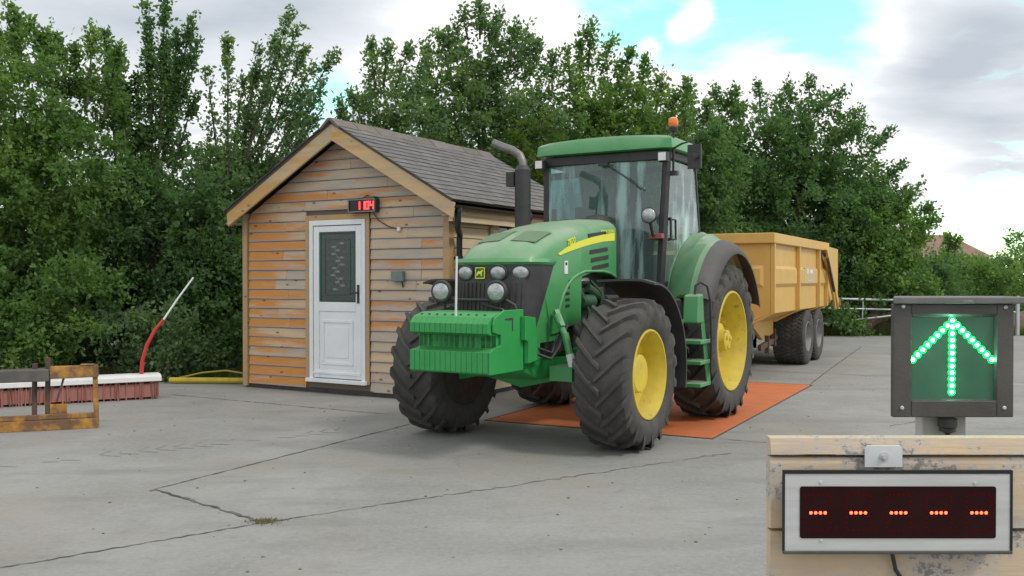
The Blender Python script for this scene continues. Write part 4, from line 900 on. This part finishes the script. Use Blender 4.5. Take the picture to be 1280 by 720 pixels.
big_ = tt_.noise(tt_.mapping(obv, (1, 1, 1.6), (2.2, 0, .4)), 3.4, 3, .5); fine_ = tt_.noise(tt_.mapping(obv, (1, 1, 1.3)), 60, 6, .7)
fl1 = tt_.ramp(tt_.math('ADD', tt_.math('MULTIPLY', big_, .6), tt_.math('MULTIPLY', fine_, .5)), [(.535, 0.), (.575, .75)])
fl2 = tt_.ramp(tt_.math('ADD', tt_.math('MULTIPLY', big_, .6), tt_.math('MULTIPLY', fine_, .5)), [(.60, 0.), (.635, .8)])
tt_.l(tt_.mix(fl2, tt_.mix(fl1, src, (.46, .43, .41)), (.15, .14, .14)), bsdf.inputs['Base Color'])
MB().box(bx0 + .10, bx0 + .18, .012, .09, 0, 1.20).box(bx0 + .95, bx0 + 1.03, .012, .09, 0, 1.20).build('post', TRIM, TP, 0)
# display
q = lambda px, py, d: ((px - CX) / F * d, H - (py - YH) / F * d)
dd = 2.33
x0, z1 = q(979, 588, dd); x1, z0 = q(1266, 693, dd)
LP = thing('large_weight_display', 'large stainless framed red LED display showing five dashes on the timber panel', 'display', ((x0 + x1) / 2, dd, z0))
w2, hh2 = (x1 - x0) / 2, z1 - z0
MB().box(-w2 + .035, w2 - .005, 0.0045, .052, .004, hh2 - .03).build('case', GREYBOX, LP, 0, .002)
JET = mat('black_edge', (.008, .008, .008), None, 5, .6)
MB().box(-w2, w2, -.006, .004, hh2 - .0085, hh2).box(-w2, -w2 + .004, -.006, .004, .008, hh2 - .0085).box(w2 - .006, w2, -.006, .004, .008, hh2 - .0085).build('hood_edge', JET, LP, 0)
MB().box(-w2, w2, -.008, .004, 0, .0085).build('lower_lip', GREYBOX, LP, 0, .002)
sx0, sz1 = q(1000, 608, dd); sx1, sz0 = q(1245, 673, dd); mx = LP.location.x
sx0 -= mx; sx1 -= mx; sz1 -= z0; sz0 -= z0
rrx = .006; rect = [(sx0 + rrx - rrx * math.cos(a), sz0 + rrx - rrx * math.sin(a)) for a in np.linspace(0, math.pi / 2, 5)] + [(sx1 - rrx + rrx * math.sin(a), sz0 + rrx - rrx * math.cos(a)) for a in np.linspace(0, math.pi / 2, 5)] + [(sx1 - rrx + rrx * math.cos(a), sz1 - rrx + rrx * math.sin(a)) for a in np.linspace(0, math.pi / 2, 5)] + [(sx0 + rrx - rrx * math.sin(a), sz1 - rrx + rrx * math.cos(a)) for a in np.linspace(0, math.pi / 2, 5)]
MB().box(-w2 + .005, w2 - .006, -.004, .004, .0085, hh2 - .008).build('face_plate', STAINLESS, LP, 0)
SC = MB().prism(rect, 'y', -.0062, -.0035).build('screen', mat('smoked_red_screen', (.016, .003, .003), (.024, .004, .004), 9, .22, spec=.18), LP, 0)
lit = MB(); off = MB()
pitchx = .0062 * dd / 2.33
for k in range(5):
    cxp, czp = q(1022.5 + 50.3 * k, 641, dd); cxp -= mx; czp -= z0
    for i in range(4): lit.sphere((cxp + (i - 1.5) * .0118, -.0062, czp), .0040, 8, 5, (1, .35, 1))
    for i in range(-2, 3):
        for j in (-1, 1):
            if 1: off.sphere((cxp + i * .0118, -.0062, czp + j * .0445), .0028, 6, 4, (1, .3, 1))
    for j in (-3, -2, -1, 1, 2, 3):
        for s2 in (-1, 1): off.sphere((cxp + s2 * .0300, -.0062, czp + j * .0128), .0028, 6, 4, (1, .3, 1))
    if k < 4: off.sphere((cxp + .044, -.0062, czp - .0445), .0028, 6, 4, (1, .3, 1)); off.sphere((cxp + .044, -.0062, czp - .036), .0028, 6, 4, (1, .3, 1))
lit.build('lit_dots', RED_LED2, SC); off.build('unlit_dots', RED_OFF, SC)
sc = MB()
for px, py in ((1026, 603), (1219, 604), (1027, 676)):
    a, b = q(px, py, dd); MB().lathe([(.0045, -.004), (.0045, -.0062), (.003, -.0068), (.0005, -.0068)], 'y', (a - mx, 0, b - z0), 10).build('screw', STAINLESS, LP)
bxa, bza = q(1092, 562, dd); bxb, bzb = q(1140, 590, dd)
BK = MB().prism([(bxa - mx, bzb - z0), (bxb - mx, bzb - z0), (bxb - mx, bza - z0 - .008), (bxb - mx - .006, bza - z0), (bxa - mx + .006, bza - z0), (bxa - mx, bza - z0 - .008)], 'y', .052, .058).build('bracket', mat('bright_steel', (.72, .74, .75), (.60, .62, .63), 12, .45, metal=.2), LP, 0, .001)
bcx, bcz = q(1116, 576, dd); MB().lathe([(.0115, .052), (.0115, .049), (.001, .049)], 'y', (bcx - mx, 0, bcz - z0), 20).lathe([(.007, .049), (.007, .043), (.001, .043)], 'y', (bcx - mx, 0, bcz - z0), 6).build('bolt', STAINLESS, BK)
ca = q(1114, 694, 2.385); cbp = q(1119, 712, 2.385); cc = q(1140, 742, 2.385)
tag(MB().tube([(ca[0], 2.375, ca[1] + .012), (cbp[0], 2.375, cbp[1]), (cc[0], 2.378, cc[1]), (cc[0] + .06, 2.38, cc[1] - .3), (cc[0] + .05, 2.38, .02)], .0055, 8).build('display_cable', BLACK), 'black cable hanging down from the large display over the boards', 'cable')
# arrow signal
ds = 2.62
x0, z1 = q(1117, 380, ds); x1, z0 = q(1268, 522, ds)
SG = thing('signal_light', 'dark grey square signal box showing a green LED arrow on a pale post', 'signal light', ((x0 + x1) / 2, ds, 0)); mx = SG.location.x
a0, c1 = q(1140, 393, ds); a1, c0 = q(1247, 501, ds); a0 -= mx; a1 -= mx; w2 = (x1 - x0) / 2
MB().box(-w2, a0, 0, .02, z0, z1).box(a1, w2, 0, .02, z0, z1).box(a0, a1, 0, .02, c1, z1).box(a0, a1, 0, .02, z0, c0).build('front_frame', GREYBOX, SG, 0, .003)
MB().box(-w2 + .05, w2 - .02, .02, .12, z0 + .02, z1 - .002).build('housing', GREYBOX, SG, 0, .004)
k0, _ = q(1113, 0, ds); k1, _ = q(1281, 0, ds); zc0 = z1 + .001; zc1 = H - (371 - YH) / F * ds
MB().prism([(k0 - mx, -.02), (k1 - mx, -.02), (k1 - mx, .13), (k0 - mx + .062, .13)], 'z', zc0, zc1).build('rain_hood', mat('hood_grey', (.11, .11, .11), (.16, .155, .15), 12, .55, spots=(30, .6, .7, (.28, .27, .25))), SG, 0, .004)
bxm = MB()
bxm.add([(a0, .002, c0), (a1, .002, c0), (a1, .002, c1), (a0, .002, c1), (a0 + .004, .016, c0 + .004), (a1 - .004, .016, c0 + .004), (a1 - .004, .016, c1 - .010), (a0 + .004, .016, c1 - .010)], [(0, 1, 5, 4), (1, 2, 6, 5), (2, 3, 7, 6), (3, 0, 4, 7)])
bxm.build('bezel', GREYBOX, SG, 0)
GPn = MB().box(a0 + .002, a1 - .002, .014, .0195, c0 + .002, c1 - .002).build('lens_panel', mat('dark_signal_glass', (.030, .13, .07), (.055, .17, .10), 5, .22, spec=.8), SG, 0)
led = MB(); lens = MB()  # lens: discs around the LEDs, made to glow as their green halo
def arrow(pa, pb, n, skip0=False):
    A, B = q(*pa, ds), q(*pb, ds)
    for k in range(1 if skip0 else 0, n):
        f = k / (n - 1); led.sphere((A[0] + (B[0] - A[0]) * f - mx, .0125, A[1] + (B[1] - A[1]) * f), .0050, 10, 6, (1, .6, 1)); lens.lathe([(.0118, .0139), (.0105, .0125), (.001, .0123)], 'y', (A[0] + (B[0] - A[0]) * f - mx, 0, A[1] + (B[1] - A[1]) * f), 14)
arrow((1193.5, 401), (1193, 491), 12); arrow((1193.5, 401), (1144, 450), 9, True); arrow((1193.5, 401), (1243, 450), 9, True)
led.build('arrow_leds', GREEN_LED, GPn); lens.build('led_halo_lenses', GREEN_HALO, GPn)
sc = MB()
for px, py in ((1129, 383), (1257, 384), (1128, 510), (1256, 510)):
    a, b = q(px, py, ds); MB().lathe([(.0055, 0), (.0055, -.003), (.0035, -.005), (.0005, -.005)], 'y', (a - mx, 0, b), 10).build('screw', STAINLESS, SG)
g0, _ = q(1179, 0, ds); g1, _ = q(1204, 0, ds); gc = (g0 + g1) / 2 - mx
MB().lathe([(.020, z0), (.020, z0 - .006), (.026, z0 - .007), (.026, z0 - .030), (.022, z0 - .034), (.022, z0 - .044), (.015, z0 - .046), (.008, z0 - .05)], 'z', (gc, .03, 0), 16).tube([(gc, .03, z0 - .04), (gc, .03, z0 - .3), (gc + .02, .03, .02)], .007, 8).build('cable_gland', BLACK, SG, 30)
p0, _ = q(1165, 0, ds); p1, _ = q(1222, 0, ds)
MB().box(p0 - mx, p1 - mx, .06, .11, 0, z0 + .015).build('post', mat('pale_post', (.42, .43, .42), (.50, .50, .48), 9, .6), SG, 0, .006)

# ------------------------------------------------------------------ trees and plants
LAI = 1.3
def leaves_mesh(name, P, D, size, m, parent):
    n = len(P); D = D / np.linalg.norm(D, axis=1, keepdims=True)
    a = rng.normal(size=(n, 3)); a = a + D * .7; a /= np.linalg.norm(a, axis=1, keepdims=True)
    nm = rng.normal(size=(n, 3)) + np.array([0, 0, .7]); b = np.cross(a, nm); b /= np.linalg.norm(b, axis=1, keepdims=True) + 1e-9
    nn = np.cross(a, b); L = size * rng.uniform(.65, 1.3, (n, 1)); Wd = L * rng.uniform(.24, .34, (n, 1))
    v = np.stack([P, P + a * L * .5 + b * Wd + nn * L * .08, P + a * L, P + a * L * .45 - b * Wd + nn * L * .08], 1).reshape(-1, 3).astype(np.float32)
    me = bpy.data.meshes.new(name); me.vertices.add(4 * n); me.vertices.foreach_set('co', v.ravel())
    me.loops.add(4 * n); me.loops.foreach_set('vertex_index', np.arange(4 * n, dtype=np.int32))
    me.polygons.add(n); me.polygons.foreach_set('loop_start', np.arange(0, 4 * n, 4, dtype=np.int32))
    me.update(calc_edges=True); me.materials.append(m)
    o = bpy.data.objects.new(name, me); C.objects.link(o); o.parent = parent; return o
def foliage(lobes, shoots, size, dens, lpt=26):
    Ps, Ds = [], []
    la = size * size * .3
    for (c, r) in lobes:
        area = math.pi * r[0] * r[2]; n = int(dens * LAI * area / la); rc0 = size * 4.2
        nc = max(5, int(2.6 * area / (rc0 * rc0))); tpc = max(3, int(n / (nc * 16)))
        u = rng.normal(size=(nc, 3)); u /= np.linalg.norm(u, axis=1, keepdims=True)
        f = rng.uniform(.10, 1, (nc, 1)) ** .42
        cc = np.array(c) + u * f * np.array(r) * .95; rc = rc0 * rng.uniform(.6, 1.35, (nc, 1))
        ci = np.repeat(np.arange(nc), tpc); nt = len(ci)
        d = u[ci] * .55 + np.array([0, 0, .45]) + rng.normal(scale=.62, size=(nt, 3)); d /= np.linalg.norm(d, axis=1, keepdims=True)
        L = rc[ci] * rng.uniform(.55, 1.25, (nt, 1))
        idx = np.repeat(np.arange(nt), 16); tt = rng.uniform(.12, 1, (len(idx), 1)) ** .75
        P = cc[ci][idx] + d[idx] * L[idx] * tt + rng.normal(scale=1, size=(len(idx), 3)) * size * .55
        P[:, 2] -= .10 * rc[ci][idx][:, 0] * 2 * tt[:, 0] ** 2; Ps.append(P); Ds.append(d[idx] * .7 + np.array([0, 0, -.25]) + rng.normal(scale=.4, size=P.shape))
    for (a, b, sp, n) in shoots:
        a, b = np.array(a), np.array(b); d = b - a; L = np.linalg.norm(d); nt = max(4, int(n / 18))
        f = rng.uniform(0, 1, (nt, 1)) ** .8
        base = a + d * f + rng.normal(scale=1, size=(nt, 3)) * sp * .25 * (1.1 - f)
        td = d / L + rng.normal(scale=.55, size=(nt, 3)); tl = sp * (1.25 - f) * rng.uniform(.5, 1.3, (nt, 1))
        idx = np.repeat(np.arange(nt), 18); tt = rng.uniform(0, 1, (len(idx), 1))
        P = base[idx] + td[idx] * tl[idx] * tt + rng.normal(scale=size * .55, size=(len(idx), 3)); Ps.append(P); Ds.append(td[idx] + rng.normal(scale=.4, size=P.shape))
    return np.concatenate(Ps), np.concatenate(Ds)
def tree(name, label, cat, d, lobes, shoots, m, size, dens=3.2, trunk_px=None, group=None, sp=.30, sn=700, trunk_r=.11):
    L = []; sh = []
    for lb in lobes:
        px, py, rx, ry = lb[:4]; dd_ = d + (lb[4] if len(lb) > 4 else random.uniform(-.5, .5)); p = pix(px, py, dd_); s = d / F
        L.append((p, (rx * s, min(rx, 95) * s * .85, ry * s)))
    for (ax_, ay, bx, by) in shoots:
        dd_ = d + random.uniform(-.5, .4); sh.append((pix(ax_, ay, dd_), pix(bx, by, dd_ + random.uniform(-.3, .3)), sp * random.uniform(.8, 1.2), sn * (math.hypot(bx - ax_, by - ay) / 100)))
    bx_ = trunk_px if trunk_px is not None else sum(l[0] for l in lobes) / len(lobes)
    base = Vector(((bx_ - CX) / F * d, d, -.02))
    o = thing(name, label, cat, base, 0, group)
    off = base
    P, D = foliage([(np.array(c - off), r) for c, r in L], [(a - off, b - off, s, n) for a, b, s, n in sh], size, dens)
    keep = P[:, 2] > .03; leaves_mesh('crown', P[keep], D[keep], size, m, o)
    tr = MB(); top = max((c for c, r in L), key=lambda c: c.z) - off
    mid = Vector((random.uniform(-.1, .1), random.uniform(-.1, .1), top.z * .4))
    tr.tube([(0, 0, 0), mid * .5, mid, mid.lerp(top, .5) + Vector((.08, 0, 0)), top], [trunk_r * 1.25, trunk_r, trunk_r * .85, trunk_r * .55, trunk_r * .2], 8)
    for c, r in L:
        e_ = c - off; st_p = mid * random.uniform(.5, 1.2)
        tr.tube([st_p, st_p.lerp(e_, .5) + Vector((random.uniform(-.15, .15), random.uniform(-.15, .15), .1)), e_], [trunk_r * .5, trunk_r * .32, trunk_r * .12], 6)
    for a, b, s, n in sh: tr.tube([a - off, (a - off).lerp(b - off, .55), b - off], [.028, .016, .005], 5)
    tr.build('trunk', BARK, o)
    return o
tree('hawthorn_tree', 'dense green tree filling the left edge of the yard behind the broom', 'tree', 15.8,
     [(20, 130, 85, 85), (-55, 120, 90, 100), (75, 225, 85, 80), (-20, 250, 110, 100), (50, 340, 110, 85), (-60, 380, 110, 90), (105, 150, 38, 50), (-140, 200, 120, 150)],
     [(30, 90, 18, 12), (50, 90, 55, 35), (85, 110, 72, 48), (110, 130, 118, 42), (130, 150, 150, 60), (0, 80, -15, 20), (-60, 60, -70, -10), (95, 120, 97, 60), (10, 70, 40, 30)], LEAF_A, .088, 3.4, trunk_px=10, sp=.22)
tree('willow_tree', 'tall feathery tree with two upright leading shoots left of the hut', 'tree', 16.8,
     [(195, 270, 60, 75), (150, 310, 70, 75), (225, 330, 75, 75), (160, 245, 28, 45), (196, 200, 20, 45)],
     [(192, 210, 184, 8), (200, 190, 208, 3), (205, 200, 224, 40), (205, 190, 243, 17), (206, 180, 250, 50), (160, 230, 150, 75), (165, 235, 140, 60), (178, 220, 172, 95), (215, 220, 244, 120), (150, 250, 132, 35), (190, 150, 190, 60), (175, 240, 160, 110), (205, 140, 213, 70)], LEAF_B, .085, 3.3, trunk_px=190, sp=.17, sn=620)
tree('poplar_tree', 'leaning tree with ragged shoots reaching up right over the hut roof', 'tree', 17.6,
     [(305, 255, 60, 65), (285, 320, 75, 75), (335, 230, 38, 45), (270, 215, 30, 45)],
     [(285, 220, 286, 47), (275, 220, 260, 90), (300, 220, 325, 60), (305, 210, 364, 13), (315, 200, 374, 34), (320, 205, 382, 62), (330, 215, 421, 64), (335, 225, 405, 105), (335, 235, 405, 133), (340, 245, 388, 165), (300, 200, 318, 95), (310, 190, 345, 50), (290, 210, 305, 100), (340, 220, 378, 120), (325, 190, 395, 80)], LEAF_C, .085, 3.1, trunk_px=300, sp=.165, sn=430)
for k, (lab, d, lo, mt) in enumerate((
    ('rounded light green bush behind the left half of the broom', 14.9, [(35, 400, 75, 65), (-45, 410, 70, 65), (100, 380, 45, 60)], LEAF_A),
    ('pale green shrub behind the curved red pole', 14.9, [(165, 425, 38, 45), (205, 420, 40, 50), (240, 440, 30, 32)], LEAF_C))):
    tree('bush', lab, 'bush', d, lo, [], mt, .09, 3.4, trunk_r=.04)
tree('elder_tree', 'shaded dark tree hanging close beside the left wall of the hut', 'tree', 17.0, [(255, 370, 55, 75), (290, 380, 45, 70), (250, 280, 50, 60)], [], LEAF_B, .10, 3.6, trunk_px=262)
# middle group
tree('ash_tree', 'slim grey green tree with wispy top just above the hut ridge', 'tree', 20.5,
     [(480, 140, 38, 60), (505, 180, 50, 60), (455, 185, 28, 40), (475, 240, 60, 60)],
     [(480, 110, 484, 58), (470, 110, 463, 55), (495, 110, 512, 62), (455, 160, 440, 118), (440, 190, 424, 128), (520, 130, 530, 70), (448, 180, 430, 150)], LEAF_C, .105, 2.7, trunk_px=490, sp=.26, sn=600)
tree('sycamore_tree', 'broad tall tree with the highest crown behind the hut roof', 'tree', 22.5,
     [(600, 85, 62, 55), (565, 130, 55, 70), (640, 120, 58, 65), (600, 180, 85, 70), (670, 180, 60, 60), (610, 250, 90, 60)],
     [(600, 50, 600, 8), (585, 50, 577, 14), (615, 50, 622, 18), (635, 75, 645, 35), (560, 85, 552, 42), (540, 110, 533, 55), (665, 95, 672, 52), (650, 80, 658, 42), (690, 120, 690, 70)], LEAF_C, .115, 3.0, trunk_px=610, sp=.28, sn=600)
tree('maple_tree', 'bushy tree with spiky top rising behind the tractor cab', 'tree', 23,
     [(745, 130, 48, 60), (790, 150, 48, 55), (720, 170, 50, 60), (780, 215, 80, 60), (825, 170, 35, 50), (720, 250, 75, 60), (690, 190, 40, 45)],
     [(735, 90, 738, 28), (750, 95, 766, 52), (770, 110, 790, 62), (800, 120, 806, 75), (820, 140, 826, 92), (835, 160, 845, 112), (715, 120, 708, 65), (855, 180, 858, 100), (725, 110, 725, 55)], LEAF_A, .115, 3.0, trunk_px=760, sp=.28, sn=600)
tree('lime_tree', 'yellow green bush growing between the hut roof and the exhaust', 'bush', 20.5, [(665, 185, 38, 35), (690, 240, 45, 45), (640, 230, 45, 35), (540, 215, 45, 30)], [], leafmat('leaf_lime', (.07, .12, .03), (.11, .17, .04), (.14, .19, .045)), .105, 2.6, trunk_px=670)
tree('thin_tree', 'thin pale tree showing sky through its branches right of the cab roof', 'tree', 26, [(870, 185, 35, 45), (850, 215, 40, 50), (885, 240, 40, 60)], [(868, 160, 862, 120), (878, 160, 884, 130)], LEAF_C, .12, 2.4, trunk_px=868)
# right group
tree('oak_tree', 'large dark rounded tree behind the yellow trailer', 'tree', 29,
     [(955, 190, 68, 62), (1010, 165, 55, 55), (1050, 215, 52, 60), (920, 240, 62, 75), (985, 260, 95, 75), (905, 175, 30, 42), (1075, 265, 50, 50)],
     [(1010, 130, 1012, 98), (990, 130, 985, 105), (950, 140, 948, 106), (900, 150, 893, 112), (1040, 150, 1050, 118), (1080, 195, 1112, 165), (1090, 240, 1128, 205), (1090, 260, 1150, 235), (920, 150, 918, 108), (1065, 170, 1078, 145)], LEAF_B, .135, 3.4, trunk_px=985, sp=.34, sn=600, trunk_r=.16)
tree('hazel_tree', 'spreading mid green tree leaning out right beyond the trailer tailgate', 'tree', 28,
     [(1075, 315, 55, 45), (1115, 290, 45, 40), (1055, 365, 45, 45), (1120, 345, 50, 45), (1140, 318, 20, 30), (1150, 370, 40, 30)],
     [(1120, 280, 1165, 258), (1130, 290, 1172, 272), (1110, 270, 1145, 240), (1140, 310, 1152, 285)], LEAF_A, .13, 3.3, trunk_px=1090)
tree('blackthorn_tree', 'dark low thicket directly behind the trailer body', 'bush', 27.5, [(930, 330, 85, 55), (860, 300, 60, 65), (1010, 350, 70, 55), (1040, 400, 35, 25)], [], LEAF_B, .13, 3.4, trunk_px=940)
tree('rowan_tree', 'small upright bush standing before the brown roof', 'bush', 36, [(1190, 350, 26, 38), (1222, 360, 34, 30), (1260, 362, 34, 28)], [(1185, 330, 1184, 292), (1192, 325, 1196, 296)], LEAF_A, .15, 3.0, trunk_px=1195, sp=.25)
tree('far_tree', 'small pale tree on the skyline at the right edge above the hedge', 'tree', 50, [(1268, 310, 14, 12), (1285, 316, 14, 12)], [(1262, 310, 1258, 298), (1270, 305, 1272, 294)], LEAF_C, .17, 1.8, trunk_px=1270, sp=.3)
hg = thing('far_hedge', 'long clipped hedge along the skyline right of the gate', 'hedge', (0, 44, 0))
L = [((pix(px, 352, 44) - Vector((0, 44, 0))), (1.9, 1.2, 1.15)) for px in range(1180, 1480, 34)]
P_, D_ = foliage([(np.array(c), r) for c, r in L] + [(np.array((c.x, 0, .6)), (1.9, 1.2, .9)) for c, r in L], [], .17, 2.6); leaves_mesh('foliage', P_, D_, .17, LEAF_C, hg)
# thick undergrowth at the back of the trees
def mass(name, label, d, pxs, py, rx, ry, m, size, dens):
    o = MB().tube([(pix(pxs[0], 300, d).x, d, .05), (pix(pxs[-1], 300, d).x, d, .05)], .04, 5).build(name, BARK)
    tag(o, label, 'undergrowth', kind='stuff')
    Ls = []
    for px in pxs:
        p = pix(px, py + random.uniform(-15, 15), d + random.uniform(-.3, .3)); s = d / F; Ls.append((np.array(p), (rx * s, .8, ry * s))); Ls.append((np.array((p.x, p.y, .8)), (rx * s, .8, 1.1)))
    P, D = foliage(Ls, [], size, dens); keep = P[:, 2] > .03; leaves_mesh('leaves', P[keep], D[keep], size, m, o); return o
mass('undergrowth', 'dark tangled undergrowth filling the gaps behind the left trees', 18.6, range(-330, 360, 60), 305, 65, 110, LEAF_B, .11, 4.2)
mass('undergrowth', 'dark undergrowth behind the hut roof and tractor', 25, range(450, 900, 60), 235, 58, 85, LEAF_B, .13, 4.0)
mass('undergrowth', 'dark undergrowth beyond the trailer and gate', 31, range(880, 1090, 50), 285, 50, 90, LEAF_B, .15, 4.0)
mass('undergrowth', 'dark low undergrowth between the gate and the brown roof', 32, range(1090, 1200, 40), 360, 40, 38, LEAF_B, .15, 3.4)
# grass along the far verge, and leaf litter under the left trees
def grass(name, label, n, area, h, m):
    pts = np.array([area() for _ in range(n)]); a = rng.uniform(0, 6.28, n); w = .012; hh_ = h * rng.uniform(.4, 1.2, n)
    dx, dy = np.cos(a) * w, np.sin(a) * w; lx, ly = rng.normal(scale=.3, size=n) * hh_, rng.normal(scale=.3, size=n) * hh_
    z = np.full(n, -.03)
    v = np.stack([np.stack([pts[:, 0] - dx, pts[:, 1] - dy, z], 1), np.stack([pts[:, 0] + dx, pts[:, 1] + dy, z], 1), np.stack([pts[:, 0] + lx, pts[:, 1] + ly, hh_], 1)], 1).reshape(-1, 3)
    me = bpy.data.meshes.new(name); me.from_pydata(v.tolist(), [], np.arange(3 * n).reshape(-1, 3).tolist()); me.materials.append(m)
    o = bpy.data.objects.new(name, me); C.objects.link(o); return tag(o, label, 'grass', kind='stuff')
grass('grass', 'rough grass on the verge beyond the concrete yard', 9000, lambda: (random.uniform(4, 16), 27.4 + random.random() ** 1.6 * 4), .28, GRASS)
grass('weeds', 'thin weeds along the concrete edge under the left trees', 2500, lambda: (random.uniform(-8.5, -3.9), 15.0 + random.random() ** 1.5 * 1.2), .16, GRASS)
tf = np.array([-1.67, 6.29]); grass('joint_moss', 'tuft of dry moss in the corner of the concrete joint', 500, lambda: (tf[0] + random.gauss(0, .05), tf[1] + random.gauss(.02, .035)), .022, mat('dry_moss', (.22, .19, .08), (.16, .15, .07), 30, .95))

# faint tyre tracks and grit on the concrete
TRK = mat('tyre_mark', (.225, .223, .212), (.29, .288, .275), 3, .9)
def track(p0, p1, w, sgn):
    p0, p1 = Vector((*p0, 0)), Vector((*p1, 0)); d = (p1 - p0).normalized(); n = Vector((-d.y, d.x, 0)); mb = MB(); u = 0
    while u < (p1 - p0).length:
        for side_ in (-1, 1):
            if random.random() < .35: continue
            a = p0 + d * u + n * side_ * random.uniform(.02, .05); b = p0 + d * (u + .13 * sgn) + n * side_ * w * random.uniform(.6, 1.); h = d * random.uniform(.012, .025)
            mb.add([(q_.x, q_.y, .007) for q_ in (a - h, a + h, b + h * .6, b - h * .6)], [(0, 1, 2, 3)])
        u += .17
    struct(mb.build('tyre_track', TRK, smooth=0))
track((-5.2, 7.7), (-1.9, 10.1), .20, 1)
gm = MB()
for k in range(420):
    x, y = random.uniform(-7, 9), 3.2 + 14 * random.random() ** 1.4
    if x > .55 and y < 3.2: continue
    r = random.uniform(.004, .014) * (1 if random.random() < .95 else 1.6)
    gm.sphere((x, y, .006), r, 5, 3, (1, random.uniform(.6, 1.3), .5))
tag(gm.build('grit', mat('grit', (.12, .105, .08), (.22, .20, .16), 2, .9, island=.4), smooth=0), 'loose grit and crumbs of soil scattered over the concrete yard', 'grit', kind='stuff')
